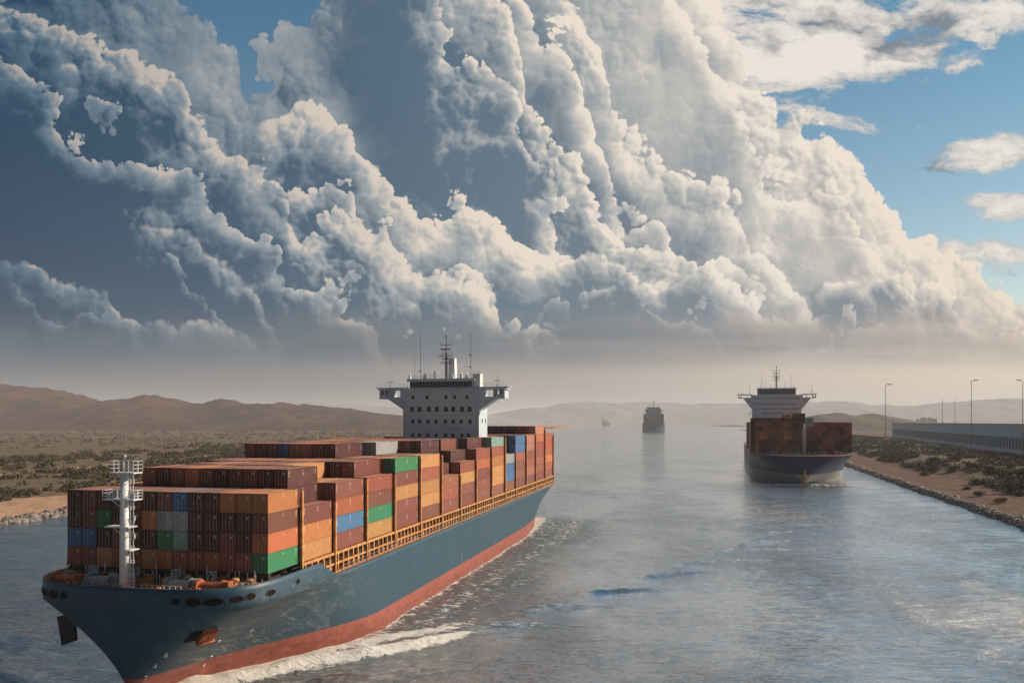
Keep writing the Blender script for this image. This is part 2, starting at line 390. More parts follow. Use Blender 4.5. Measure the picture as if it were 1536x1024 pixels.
def container_mat():
    m = bpy.data.materials.new('container_paint'); m.use_nodes = True; nt = m.node_tree; b = nt.nodes['Principled BSDF']
    oi = nt.nodes.new('ShaderNodeObjectInfo'); C = S(nt, oi.outputs['Color']); rnd = S(nt, oi.outputs['Random'])
    tc = nt.nodes.new('ShaderNodeTexCoord'); P = S(nt, tc.outputs['Object']); ge = nt.nodes.new('ShaderNodeNewGeometry')
    x, y, z = sep(nt, P)
    Pr = vmath(nt, 'ADD', P, vec(nt, rnd * 37.0, rnd * 91.0, rnd * 13.0))
    n1 = noise(nt, Pr, 0.7, 5, 0.6); n2 = noise(nt, vmath(nt, 'MULTIPLY', Pr, (2.0, 2.0, 0.25)), 3.0, 4, 0.6)
    c = mixc(nt, n1.smooth(0.35, 0.75) * 0.45, C, mixc(nt, 0.5, C, (.20, .12, .09)))
    hs = nt.nodes.new('ShaderNodeHueSaturation'); put(nt, hs.inputs['Color'], c)
    put(nt, hs.inputs['Value'], rnd.lin(0, 1, 0.72, 1.08)); put(nt, hs.inputs['Hue'], (rnd * 7.3)._m('FRACT').lin(0, 1, 0.488, 0.510))
    c = S(nt, hs.outputs[0])
    rust = n2.smooth(0.56, 0.74) * 0.60
    c = mixc(nt, rust, c, (.10, .045, .025))
    # dust lies on the roofs
    oN = sep(nt, S(nt, ge.outputs['Normal']))
    c = mixc(nt, oN[2].smooth(0.7, 0.95) * (n1 * 0.5 + 0.25), c, (.50, .31, .22))
    put(nt, b.inputs['Base Color'], c); b.inputs['Roughness'].default_value = 0.62; b.inputs['Specular IOR Level'].default_value = 0.3
    # corrugated sheet: ribs every 28 cm along the box (and across its end)
    wy = ((y * (2 * math.pi / 0.28))._m('SINE') * 2.0).max(-0.8).min(0.8)
    wx = ((x * (2 * math.pi / 0.28))._m('SINE') * 2.0).max(-0.8).min(0.8)
    bp = nt.nodes.new('ShaderNodeBump'); bp.inputs['Strength'].default_value = 0.5; bp.inputs['Distance'].default_value = 0.03
    side = oN[1].abs().smooth(0.5, 0.8)
    put(nt, bp.inputs['Height'], wx * side + wy * (1.0 - side)); nt.links.new(bp.outputs[0], b.inputs['Normal'])
    return m
M_CONT = container_mat()
M_ROD = mat('galvanised_rod', (.42, .40, .37), 0.45, 0.6)
M_MARK = mat('white_marking', (.75, .73, .70), 0.6)
M_WHITE = mat('white_ship_paint', (.74, .75, .75), 0.45, 0, 0.10, 0.35)
M_MASTW = mat('white_mast_paint', (.70, .72, .74), 0.45, 0, 0.08, 0.6)
M_BLACKGLASS = mat('dark_window_glass', (.015, .02, .025), 0.12, 0, 0.1, 1, 0.6)
M_ORANGE = mat('orange_deck_steel', (.50, .24, .08), 0.65, 0, 0.35, 0.9)
M_DKSTEEL = mat('dark_grimy_steel', (.045, .032, .028), 0.7, 0, 0.3, 1.2)
M_RUSTORANGE = mat('rusty_orange_steel', (.36, .10, .035), 0.75, 0, 0.4, 1.5)
M_DECKRED = mat('red_brown_deck_paint', (.20, .075, .05), 0.7, 0, 0.35, 0.4)
M_GREY = mat('grey_steel', (.30, .31, .32), 0.5, 0.2, 0.15, 1)
M_ANCHOR = mat('black_anchor_iron', (.03, .028, .03), 0.6, 0.3, 0.3, 1)
M_TEALSHEET = mat('blue_grey_cladding', (.30, .42, .52), 0.6, 0, 0.08, 0.05)
M_CONCRETE = mat('pale_concrete', (.48, .54, .60), 0.8, 0, 0.15, 0.1)
M_SANDROOF = mat('sandy_roof', (.42, .34, .27), 0.85, 0, 0.15, 0.05)
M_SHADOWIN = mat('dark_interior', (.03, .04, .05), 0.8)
M_POLE = mat('weathered_pole_steel', (.33, .32, .31), 0.55, 0.2, 0.1, 1)
def hull_mat(name, upper, lower, z_line, reflect_scuff=0.0, white_edge=False):
    m = bpy.data.materials.new(name); m.use_nodes = True; nt = m.node_tree; b = nt.nodes['Principled BSDF']
    tc = nt.nodes.new('ShaderNodeTexCoord'); P = S(nt, tc.outputs['Object']); x, y, z = sep(nt, P)
    st = noise(nt, vmath(nt, 'MULTIPLY', P, (0.6, 0.6, 0.05)), 1.6, 5, 0.65)
    cl = noise(nt, P, 0.12, 5, 0.6)
    up = mixc(nt, st.smooth(0.40, 0.75) * 0.40, upper, [c * 1.4 + 0.004 for c in upper])
    up = mixc(nt, cl.smooth(0.4, 0.7) * 0.3, up, [c * 0.75 for c in upper])
    run = noise(nt, vmath(nt, 'MULTIPLY', P, (2.6, 2.6, 0.07)), 1.0, 4, 0.6); blot = noise(nt, P, 0.22, 4, 0.6)
    up = mixc(nt, run.smooth(0.60, 0.72) * blot.smooth(0.50, 0.66) * 0.55, up, (.16, .085, .055))
    # plate seams: thin paler weld lines
    seam = ((z / 4.6)._m('FRACT') - 0.5).abs().smooth(0.492, 0.499) * noise(nt, P, 0.3, 3, 0.6).smooth(0.42, 0.60)
    vs = ((y / 12.5)._m('FRACT') - 0.5).abs().smooth(0.4955, 0.499)
    up = mixc(nt, seam * 0.45, up, [c * 0.4 + 0.20 for c in upper]); up = mixc(nt, vs * 0.30, up, [c * 0.55 for c in upper])
    if reflect_scuff:      # foam reflections painted in pale, with scuffs, streaking back along the port bow
        sw = noise(nt, vmath(nt, 'MULTIPLY', P, (1.0, 0.22, 0.45)), 0.75, 7, 0.72, dist=1.2)
        fine = noise(nt, vmath(nt, 'MULTIPLY', P, (3.0, 0.8, 1.6)), 1.6, 4, 0.7)
        reg = y.smooth(34.0, 12.0) * y.smooth(-11.0, 2.0) * z.smooth(16.0, 12.0)
        up = mixc(nt, ((sw * 0.6 + fine * 0.4).smooth(0.47, 0.68) * reg * reflect_scuff), up, (.34, .35, .33))
    lo = mixc(nt, st.smooth(0.3, 0.7) * 0.5, lower, [min(1, c * 1.5 + .03) for c in lower])
    low2 = noise(nt, vmath(nt, 'MULTIPLY', P, (0.5, 0.5, 1.5)), 0.8, 5, 0.65)
    lo = mixc(nt, (low2 - z * 0.08).smooth(0.28, 0.5) * 0.5, lo, [c * 0.45 for c in lower])
    k = (z + (st - 0.5) * 0.06).smooth(z_line - 0.03, z_line + 0.03)
    put(nt, b.inputs['Base Color'], mixc(nt, k, lo, up))
    put(nt, b.inputs['Roughness'], st.lin(0, 1, 0.36, 0.58)); b.inputs['Specular IOR Level'].default_value = 0.35
    bp = nt.nodes.new('ShaderNodeBump'); bp.inputs['Strength'].default_value = 0.35; bp.inputs['Distance'].default_value = 0.25
    put(nt, bp.inputs['Height'], noise(nt, vmath(nt, 'MULTIPLY', P, (1, 1, 1)), 0.35, 3, 0.5)); nt.links.new(bp.outputs[0], b.inputs['Normal'])
    return m

# ---------------------------------------------------------------- the canal: banks as functions of distance
def XL(Y): return -217 + 0.1105 * Y
def XR(Y): return np.where(np.asarray(Y) < 684, 104 + 0.256 * np.asarray(Y), 279.1 + 0.292 * (np.asarray(Y) - 684))
# the big ship's own axes: origin under the middle of the foremost stack
SA = math.atan(292 / 1240)
S1C = Vector((-49.17, 116.71, 0.0))
def to_ship(X, Y):
    dx, dy = X - S1C.x, Y - S1C.y
    return dx * math.cos(SA) - dy * math.sin(SA), dx * math.sin(SA) + dy * math.cos(SA)     # r (to port), L (aft)
def hull_b(xp, q, B, Rw, Rd, nd):
    """half breadth at distance xp behind the stem, q = 0 at the water .. 1 at the deck"""
    g = np.clip(xp / Rw, 0, 1); w = g * g * (3 - 2 * g)
    t = np.clip(xp / Rd, 0, 1); d = (1 - (1 - t) ** nd) ** (1 / nd)
    return B * (w * (1 - q) + d * q)

# ---------------------------------------------------------------- water
def water_material():
    m = bpy.data.materials.new('canal_water'); m.use_nodes = True; nt = m.node_tree; b = nt.nodes['Principled BSDF']
    ge = nt.nodes.new('ShaderNodeNewGeometry'); P = S(nt, ge.outputs['Position'])
    at = nt.nodes.new('ShaderNodeAttribute'); at.attribute_name = 'foam'; foam = S(nt, at.outputs['Fac'])
    at2 = nt.nodes.new('ShaderNodeAttribute'); at2.attribute_name = 'churn'; churn = S(nt, at2.outputs['Fac'])
    lace = voro(nt, vmath(nt, 'ADD', vmath(nt, 'MULTIPLY', P, (0.55, 0.8, 1)), vmath(nt, 'SCALE', noise(nt, P, 0.5, 4, 0.6, color=True), scale=1.6)), 0.9, 3, 0.6, 2.2, '2D')
    fn = noise(nt, vmath(nt, 'MULTIPLY', P, (0.5, 1.0, 1)), 0.55, 7, 0.70)
    fn2 = noise(nt, P, 3.2, 4, 0.7)
    f = (foam * 1.25 + (fn - 0.5) * 1.5 + (fn2 - 0.5) * 0.5 + (lace - 0.35) * 0.5 - 0.52).smooth(0.0, 0.42) * foam.smooth(0.02, 0.2)
    deep = mixc(nt, noise(nt, P, 0.012, 4, 0.5).smooth(0.35, 0.65), (.004, .026, .044), (.007, .036, .054))
    deep = mixc(nt, churn * 0.6, deep, (.040, .090, .080))
    put(nt, b.inputs['Base Color'], mixc(nt, f, deep, (.66, .66, .62)))
    wind = noise(nt, vmath(nt, 'MULTIPLY', P, (1.0, 0.45, 1)), 0.022, 5, 0.6)
    put(nt, b.inputs['Roughness'], (f * 0.5 + 0.10 + wind.smooth(0.4, 0.65) * 0.06).min(0.7))
    b.inputs['IOR'].default_value = 2.2
    h1 = noise(nt, vmath(nt, 'MULTIPLY', P, (0.6, 1.0, 1.0)), 0.33, 5, 0.62, dist=0.4)
    h2 = noise(nt, vmath(nt, 'MULTIPLY', P, (0.6, 1.1, 1.0)), 1.6, 4, 0.6, dist=0.3)
    bp = nt.nodes.new('ShaderNodeBump'); bp.inputs['Distance'].default_value = 1.5
    put(nt, bp.inputs['Strength'], wind.smooth(0.36, 0.62, 0.42, 1.0))
    put(nt, bp.inputs['Height'], h1 * 0.75 + h2 * 0.30 * (wind.smooth(0.35, 0.6) * 0.6 + 0.5) + f * 0.15 + churn * fn * 0.7)
    nt.links.new(bp.outputs[0], b.inputs['Normal'])
    # glancing light slides off the ripples: a stronger mirror at low angles
    lw = nt.nodes.new('ShaderNodeLayerWeight'); lw.inputs['Blend'].default_value = 0.5; nt.links.new(bp.outputs[0], lw.inputs['Normal'])
    gl = nt.nodes.new('ShaderNodeBsdfGlossy'); gl.inputs['Color'].default_value = (.93, .94, .94, 1); gl.inputs['Roughness'].default_value = 0.09
    nt.links.new(bp.outputs[0], gl.inputs['Normal'])
    ms = nt.nodes.new('ShaderNodeMixShader'); out = nt.nodes['Material Output']
    put(nt, ms.inputs[0], S(nt, lw.outputs['Facing']).smooth(0.42, 0.84) * 0.86 * (1.0 - f) * (1.0 - churn * 0.80))
    nt.links.new(b.outputs[0], ms.inputs[1]); nt.links.new(gl.outputs[0], ms.inputs[2]); nt.links.new(ms.outputs[0], out.inputs['Surface'])
    return m
def axis(a, b, step, far_a, far_b, g=1.12):
    c = list(np.arange(a, b + step / 2, step)); s = step; v = c[-1]
    while v < far_b: s = min(s * g, 2500); v += s; c.append(v)
    s = step; v = c[0]; pre = []
    while v > far_a: s = min(s * g, 2500); v -= s; pre.append(v)
    return np.array(pre[::-1] + c)
def build_water():
    xs = axis(-95, 130, 0.75, -2500, 14000); ys = axis(96, 420, 0.75, -400, 36000, 1.06)
    X, Y = np.meshgrid(xs, ys)
    fade = sstep(Y, 900, 400)
    r, L = to_ship(X, Y)
    h = 0.22 * (fbm(X * 0.10, Y * 0.16, 3, 3) - 0.5) + 0.18 * (fbm(X * 0.28 + 3, Y * 0.42, 2, 9) - 0.5)
    h += 0.16 * (fbm(X * 0.55 + Y * 0.1, Y * 0.85, 2, 14) - 0.5)
    h *= fade
    foam = np.zeros_like(X); churn = np.zeros_like(X)
    # waterline half breadth of the hull -> distance out from the plating
    bw = hull_b(L + 7.0, 0.0, 17.3, 46.0, 16.0, 3.3); bw = np.where(L > 150, bw * (1 - 0.07 * ((L - 150) / 35.0) ** 2), bw)
    out = np.abs(r) - bw
    inL = sstep(L, -9, -4) * (1 - sstep(L, 205, 226))
    side = r > 0
    # rolling bow wave that leaves the stem, runs outward
    def seg(x0, y0, x1, y1, wid):
        d = Vector((x1 - x0, y1 - y0)); l = d.length; ux, uy = d.x / l, d.y / l
        t = (X - x0) * ux + (Y - y0) * uy; n = -(X - x0) * uy + (Y - y0) * ux
        n = n + 1.6 * (fbm(X * 0.15, Y * 0.15, 2, 5) - 0.5) + wid * 0.25 * np.sin(t * 0.22)
        return t / l, n
    t, n = seg(-48, 117, -7, 145.5, 2)
    ins = sstep(t, -0.05, 0.05) * sstep(t, 1.12, 0.80)
    foam += np.exp(-(n / (2.6 - 1.0 * np.clip(t, 0, 1))) ** 2) * ins * 1.15
    h += 0.9 * np.exp(-((n - 0.3) / 2.2) ** 2) * ins * (0.7 + 0.6 * fbm(X * 0.3, Y * 0.3, 2, 8))
    t2, n2 = seg(-40, 128, -6, 156, 2)
    i2 = sstep(t2, -0.1, 0.1) * sstep(t2, 1.1, 0.7)
    foam += np.exp(-(n2 / 2.2) ** 2) * i2 * 0.46 * (out > 0.2)
    # thin foam along the plating, churned strip outside it that widens aft
    foam += np.exp(-np.clip(out, 0, 99) / 0.7) * inL * 0.42
    wide = 9 + np.clip(L, 0, 230) * 0.10
    strip = np.exp(-(np.clip(out, 0, 999) / wide) ** 2) * inL
    foam += strip * (0.13 + 0.05 * sstep(L, 120, 220)) * side
    foam += np.exp(-(np.clip(out, 0, 99) / 6) ** 2) * inL * (~side) * 0.25
    foam += np.exp(-((out - wide * 0.9) / 3.5) ** 2) * inL * side * 0.08 + np.exp(-((out - wide * 0.45) / 2.5) ** 2) * inL * side * 0.10
    churn += strip * (0.85 * side + 0.35)
    # second white-flecked train further aft, trailing off the stern
    st = sstep(L, 205, 235) * np.exp(-(r / (16 + (L - 215) * 0.02)) ** 2) * sstep(L, 1500, 300)
    foam += st * 0.10; churn += st * 0.35
    h += churn * 0.5 * (fbm(X * 0.35, Y * 0.35, 3, 21) - 0.5)
    # diverging echelon of crests to the right of the ship, two smaller ones to the left
    for cx, cy, ln, wd, am, ang in ((-2, 150.5, 9, 1.0, 0.55, .30), (9.5, 164.5, 11, 1.2, 0.68, .34), (23.5, 181.5, 12, 1.2, 0.66, .40), (39.5, 203, 13, 1.3, 0.62, .44), (52.5, 220, 12, 1.3, 0.52, .46), (64.5, 239, 12, 1.4, 0.42, .5), (76, 257, 12, 1.5, 0.34, .5), (90, 280, 9, 1.8, 0.26, .3),
                                (-88, 129, 9, 2.0, 0.7, -.35), (-80, 121, 9, 1.8, 0.7, -.40), (-92, 141, 9, 2.2, 0.5, -.3), (-73, 113, 8, 1.8, 0.7, -.4), (-70, 104, 10, 1.8, .7, -.35)):
        ca, sa = math.cos(ang), math.sin(ang)
        a = (X - cx) * ca + (Y - cy) * sa; n = -(X - cx) * sa + (Y - cy) * ca + 2.6 * (fbm(X * 0.12, Y * 0.12, 3, 31) - 0.5) + 0.010 * a * a * (1 if cx > -10 else -1)
        brk = 0.55 + 0.9 * fbm(X * 0.25, Y * 0.5, 3, 77)
        for k_, am_ in ((0, 1.0), (3.4, .45), (6.5, .25)):
            nn = n - k_
            h += 1.5 * am * am_ * brk * np.exp(-(a / (ln * (1 + .25 * fbm(X * .1, Y * .1, 2, 7)))) ** 2) * np.exp(-np.where(nn < 0, nn / (wd * 0.8), nn / (wd * 1.7)) ** 2)
    # the low continuous ridge that ties the crests together
    t3, n3 = seg(-8, 143, 110, 306, 3)
    h += 0.50 * np.exp(-(n3 / 2.0) ** 2) * sstep(t3, -.05, .1) * sstep(t3, 1.2, .4)
    # long low swells elsewhere
    h += 0.10 * np.sin(0.32 * (Y * 0.9 - X * 0.35) + 3 * fbm(X * .02, Y * .02, 2, 4)) * fade
    foam = np.clip(foam, 0, 1.3); churn = np.clip(churn, 0, 1)
    V = np.stack([X, Y, h], -1).reshape(-1, 3)
    o = grid_mesh('canal_water', V, len(xs), len(ys), water_material(), True, {'foam': foam, 'churn': churn})
    return tag(o, kind='structure')
build_water()

# ---------------------------------------------------------------- land
def sand_material(name, left):
    m = bpy.data.materials.new(name); m.use_nodes = True; nt = m.node_tree; b = nt.nodes['Principled BSDF']
    ge = nt.nodes.new('ShaderNodeNewGeometry'); P = S(nt, ge.outputs['Position'])
    at = nt.nodes.new('ShaderNodeAttribute'); at.attribute_name = 'scrub'; sc = S(nt, at.outputs['Fac'])
    n1 = noise(nt, P, 0.03, 6, 0.6); n2 = noise(nt, P, 0.35, 6, 0.65); n3 = noise(nt, vmath(nt, 'MULTIPLY', P, (1.0, 0.35, 1.0)), 0.012, 6, 0.62)
    sand = mixc(nt, n1.smooth(0.3, 0.7), (.34, .205, .135) if left else (.085, .050, .036), (.42, .27, .18) if left else (.120, .072, .050))
    sand = mixc(nt, n2.smooth(0.35, 0.8) * 0.5, sand, (.24, .15, .10))
    veg = mixc(nt, n2.smooth(0.3, 0.7), (.070, .058, .036), (.140, .105, .068))
    k = (sc * 1.0 + (n3 - 0.5) * 1.7 + (n2 - 0.5) * 1.1 - 0.16).smooth(0.0, 0.36) * sc.smooth(0.02, 0.3)
    put(nt, b.inputs['Base Color'], mixc(nt, k * 0.9, sand, veg)); b.inputs['Roughness'].default_value = 0.9; b.inputs['Specular IOR Level'].default_value = 0.15
    bp = nt.nodes.new('ShaderNodeBump'); bp.inputs['Strength'].default_value = 0.8; bp.inputs['Distance'].default_value = 0.6
    put(nt, bp.inputs['Height'], n2 + k * 0.8); nt.links.new(bp.outputs[0], b.inputs['Normal'])
    return m
def geo(a, b, n, p=2.0): return a + (b - a) * np.linspace(0, 1, n) ** p
def z_left(w, Y):
    z = -1.6 + 3.0 * sstep(w, -2.5, 3.0) + 2.0 * sstep(w, 3, 26) + 1.3 * sstep(w, 20, 60)
    z = z + (fbm(w * 0.045, Y * 0.03, 4, 2) - 0.5) * 3.0 * sstep(w, 8, 50) + (fbm(w * 0.2, Y * 0.2, 3, 5) - 0.5) * 0.9 * sstep(w, 1, 6)
    return z
def z_right(w, Y):
    z = -1.6 + 3.2 * sstep(w, -2.5, 2.5) + 1.6 * sstep(w, 2, 24) 
    d = 4.6 * sstep(w, 20, 62) * (0.55 + 0.9 * fbm(w * 0.02, Y * 0.012, 3, 7)) 
    z = z + d - 1.5 * sstep(w, 95, 150)
    z = z + (fbm(w * 0.06, Y * 0.05, 4, 12) - 0.5) * 3.4 * sstep(w, 16, 50) + (fbm(w * 0.25, Y * 0.2, 3, 15) - 0.5) * 0.8 * sstep(w, 1, 6)
    return z
def build_land(side):
    left = side < 0
    ws = np.concatenate([np.linspace(-4, 60, 100), geo(60.8, 400, 120, 1.3)[0:], geo(405, 34000, 80, 3.0)])
    ys = np.concatenate([np.linspace(-300, 180, 30), np.linspace(184, 700, 260), geo(704, 35500, 170, 3.0)])
    W, Y = np.meshgrid(ws, ys)
    Xb = XL(Y) if left else XR(Y)
    jag = (fbm(Y * 0.05, Y * 0 + 3.3, 4, 40 if left else 41) - 0.5) * 5.0 * sstep(Y, 60000, 5000)
    X = Xb + side * (W + jag * sstep(W, 60, 0))
    Z = (z_left if left else z_right)(W, Y)
    if left:
        sc = sstep(W + (fbm(W * .02, Y * .02, 3, 50) - .5) * 60, 26, 62)
        track = np.exp(-((W - 150 - 14 * np.sin(Y * 0.004)) / 7.0) ** 2) + np.exp(-((W - 900) / 30.0) ** 2) * .6
        sc = sc * (1 - np.clip(track, 0, 1)) * (0.78 + 0.22 * sstep(W, 300, 100)) * sstep(Y * 0 + W, 60000, 6000)
        sc *= 1 - 0.75 * sstep(Y, 2600, 3200)
    else:
        sc = sstep(W + (fbm(W * .03, Y * .03, 3, 51) - .5) * 50, 30, 62) * 0.85
        sc = sc * (1 - 0.85 * sstep(W, 150, 170)) + 0.45 * sstep(Y, 1800, 2600)
    Z = np.where(W > 400, Z * 0 + 4.0 + (fbm(X * .004, Y * .004, 3, 6) - .5) * 3, Z * sstep(W, 400, 250) + (4.0) * (1 - sstep(W, 400, 250))) if True else Z
    V = np.stack([X, Y, Z], -1).reshape(-1, 3)
    o = grid_mesh('left_bank_ground' if left else 'right_bank_ground', V, len(ws), len(ys), sand_material('dry_sand_ground' if left else 'brown_sand_ground', left), True, {'scrub': sc})
    return tag(o, kind='structure')
build_land(-1); build_land(1)

def hill_mat(name, a, b, c):
    m = bpy.data.materials.new(name); m.use_nodes = True; nt = m.node_tree; bs = nt.nodes['Principled BSDF']
    ge = nt.nodes.new('ShaderNodeNewGeometry'); P = S(nt, ge.outputs['Position'])
    n1 = noise(nt, P, 0.004, 7, 0.65); n2 = noise(nt, vmath(nt, 'MULTIPLY', P, (1, .5, 3)), 0.012, 6, 0.65)
    col = mixc(nt, n1.smooth(0.35, 0.65), a, b); col = mixc(nt, n2.smooth(0.5, 0.68) * 0.75, col, c)
    put(nt, bs.inputs['Base Color'], col); bs.inputs['Roughness'].default_value = 0.95; bs.inputs['Specular IOR Level'].default_value = 0.1
    bp = nt.nodes.new('ShaderNodeBump'); bp.inputs['Strength'].default_value = 0.7; bp.inputs['Distance'].default_value = 12
    put(nt, bp.inputs['Height'], n2 + n1); nt.links.new(bp.outputs[0], bs.inputs['Normal'])
    return m
def ridge(name, prof, D, depth, m, seed, rough=0.22, nx=260, ny=46, base=2.0):
    px = np.array([p[0] for p in prof], float); py = np.array([p[1] for p in prof], float)
    u = np.linspace(px[0], px[-1], nx)
    k = D / 1240.0
    hx = (u - 768) * k; hz = (632 - np.interp(u, px, py)) * k + CAM_H - base
    v = np.linspace(-1, 1, ny)
    Xg, Vg = np.meshgrid(hx, v); Hg = np.tile(hz, (ny, 1))
    Yg = D + Vg * depth
    prof_v = np.clip(1 - np.abs(Vg) ** 1.25, 0, 1)
    gul = fbm(Xg / (depth * 0.28), Yg / (depth * 0.55), 5, seed, 0.55)
    rg = 1 - np.abs(2 * gul - 1)
    Z = base - 3 + Hg * (prof_v * (1 - rough) + rough * prof_v * (rg * 1.5 - 0.25) * 1.2) 
    Z = Z + (fbm(Xg / (depth * .08), Yg / (depth * .08), 3, seed + 3) - .5) * Hg.max() * 0.045 * sstep(prof_v, 0, .4)
    o = grid_mesh(name, np.stack([Xg, Yg, Z], -1).reshape(-1, 3), nx, ny, m)
    return tag(o, kind='structure')
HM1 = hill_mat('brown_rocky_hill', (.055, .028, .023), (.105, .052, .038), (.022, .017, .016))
HM2 = hill_mat('distant_hazed_hill', (.27, .27, .29), (.32, .31, .32), (.20, .20, .22))  # pale blue-grey: distance haze put into the hill colour
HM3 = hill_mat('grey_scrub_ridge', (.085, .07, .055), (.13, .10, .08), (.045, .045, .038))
ridge('left_hills', [(-420, 612), (-250, 590), (-120, 586), (0, 580), (25, 575), (45, 575), (62, 579), (84, 586), (102, 596), (125, 595), (145, 600), (178, 601), (200, 599), (222, 591), (246, 590), (262, 594), (285, 598), (330, 601), (420, 605), (500, 612), (600, 622), (700, 631)], 3800, 850, HM1, 3, 0.20, 420, 90)
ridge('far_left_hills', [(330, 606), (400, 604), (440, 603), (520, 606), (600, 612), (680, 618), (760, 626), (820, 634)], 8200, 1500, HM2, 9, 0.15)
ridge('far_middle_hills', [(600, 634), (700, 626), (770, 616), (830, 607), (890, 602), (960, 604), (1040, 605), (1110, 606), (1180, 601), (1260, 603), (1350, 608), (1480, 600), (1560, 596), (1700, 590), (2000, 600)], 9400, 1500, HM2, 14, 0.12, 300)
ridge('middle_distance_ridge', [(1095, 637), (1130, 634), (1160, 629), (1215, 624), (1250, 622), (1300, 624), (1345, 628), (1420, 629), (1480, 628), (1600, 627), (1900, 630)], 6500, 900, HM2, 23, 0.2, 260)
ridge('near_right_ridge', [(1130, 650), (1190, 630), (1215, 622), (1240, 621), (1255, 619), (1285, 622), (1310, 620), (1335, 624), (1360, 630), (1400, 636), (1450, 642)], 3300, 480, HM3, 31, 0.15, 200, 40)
# ---------------------------------------------------------------- container ships
def make_hull(parent, B, zd, Lstem0, Lstem1, Lend, Rw, Rd, nd, m, m_deck, bul=None, p_flare=1.5, taper0=150.0, zb=-2.0, name='hull', aft_deck=0.94, wl_tuck=0.55):
    """one loft: levels from below the water to the deck edge (and up the bow bulwark)"""
    zs = list(np.linspace(zb, 0, 3)[:-1]) + list(np.linspace(0, zd, 22))
    xp = np.concatenate([[0, .15, .4, .8, 1.3, 2, 2.8, 3.7, 4.8, 6, 7.5, 9, 11, 13.5, 16], np.linspace(19, 60, 26)[0:], np.linspace(64, taper0 + 8, 14), np.linspace(taper0 + 16, Lend - Lstem1, 14)])
    xp = xp * 1.0
    V = []; nz = len(zs) + (3 if bul else 0); nxp = len(xp)
    def half(xq, q, L):
        b = float(hull_b(np.array(xq), q, B, Rw, Rd, nd))
        if L > taper0:
            t = (L - taper0) / (Lend - taper0)
            b *= (1 - wl_tuck * t ** 2) * (1 - q) + q * (1 - (1 - aft_deck) * t ** 2)
        return b
    levels = []
    for z in zs:
        q = max(0.0, z / zd) ** p_flare; Ls = Lstem0 + (Lstem1 - Lstem0) * max(0, z / zd) ** 1.4
        levels.append([(half(x, q, Ls + x), Ls + x, z) for x in xp])
    if bul:
        zt, b0, b1 = bul      # bulwark top, ends between L=b0 and b1
        for k in (1, 2, 3):
            row = []
            for x in xp:
                L = Lstem1 + x; hgt = (zt - zd) * (1 - float(sstep(np.array(L), b0, b1)))
                fl = (zt - zd) * (k / 3) * 0.05 * (1 if hgt > 0.1 else 0)
                row.append((half(x, 1.0, L) + fl * 0.3, L, zd + hgt * k / 3))
            levels.append(row)
    mb = MB(); n = len(xp)
    for s in (1, -1):
        vs = [(s * a, b, c) for row in levels for a, b, c in row]
        fs = [(j * n + i, j * n + i + 1, (j + 1) * n + i + 1, (j + 1) * n + i) for j in range(len(levels) - 1) for i in range(n - 1)]
        fs = [f if s > 0 else f[::-1] for f in fs]
        mb.add(vs, fs)
    # transom
    kz = len(levels)
    vs = [(s * levels[j][-1][0], levels[j][-1][1], levels[j][-1][2]) for j in range(kz) for s in (-1, 1)]
    mb.add(vs, [(2 * j, 2 * j + 1, 2 * j + 3, 2 * j + 2) for j in range(kz - 1)])
    if bul:   # inner skin of the bulwark, 25 cm in
        rows = levels[-4:]
        for s in (1, -1):
            inn = [(s * max(0.0, a - 0.28), b + (0.28 if i < 3 else 0.0), c) for row in rows for i, (a, b, c) in enumerate(row)]
            mb.add(inn, [(j * n + i + 1, j * n + i, (j + 1) * n + i, (j + 1) * n + i + 1) for j in range(3) for i in range(n - 1) if rows[3][i][2] - rows[0][i][2] > 0.05 or rows[3][i + 1][2] - rows[0][i + 1][2] > 0.05], 1)
            top = rows[3]
            vs = [(s * a, b, c) for a, b, c in top] + [(s * max(0.0, a - 0.28), b + (0.28 if i < 3 else 0.0), c) for i, (a, b, c) in enumerate(top)]
            mb.add(vs, [(i, i + 1, n + i + 1, n + i) for i in range(n - 1)])
    h = mb.build(name, [m, M_RUSTORANGE], parent)
    bm = bmesh.new(); bm.from_mesh(h.data); bmesh.ops.remove_doubles(bm, verts=bm.verts, dist=0.002)
    bmesh.ops.recalc_face_normals(bm, faces=bm.faces)
    bm.to_mesh(h.data); bm.free()
    h.data.polygons.foreach_set('use_smooth', [abs(p.normal.z) < 0.9 for p in h.data.polygons])
    # deck
    dz = zd - 0.05
    pts = [(half(x, 1.0, Lstem1 + x) - 0.12, Lstem1 + x) for x in xp]
    md = MB(); n = len(pts)
    md.add([(s * max(0, a), b, dz) for s in (-1, 1) for a, b in pts] + [(s * max(0, a), b, dz - 0.3) for s in (-1, 1) for a, b in pts],
           [(i, i + 1, n + i + 1, n + i) for i in range(n - 1)])
    md.build('deck', m_deck, parent)
    return h, half

def lattice(mb, x, y, z0, z1, w, n, r=0.06, mat=0):
    c = [(x - w, y - w), (x + w, y - w), (x + w, y + w), (x - w, y + w)]
    for a, b in c: mb.tube((a, b, z0), (a, b, z1), r, 4, mat)
    for k in range(n):
        za, zb = z0 + (z1 - z0) * k / n, z0 + (z1 - z0) * (k + 1) / n
        for i in range(4):
            p, q = c[i], c[(i + 1) % 4]
            mb.tube((*p, za), (*q, zb), r * .7, 4, mat); mb.tube((*p, zb), (*q, zb), r * .7, 4, mat)

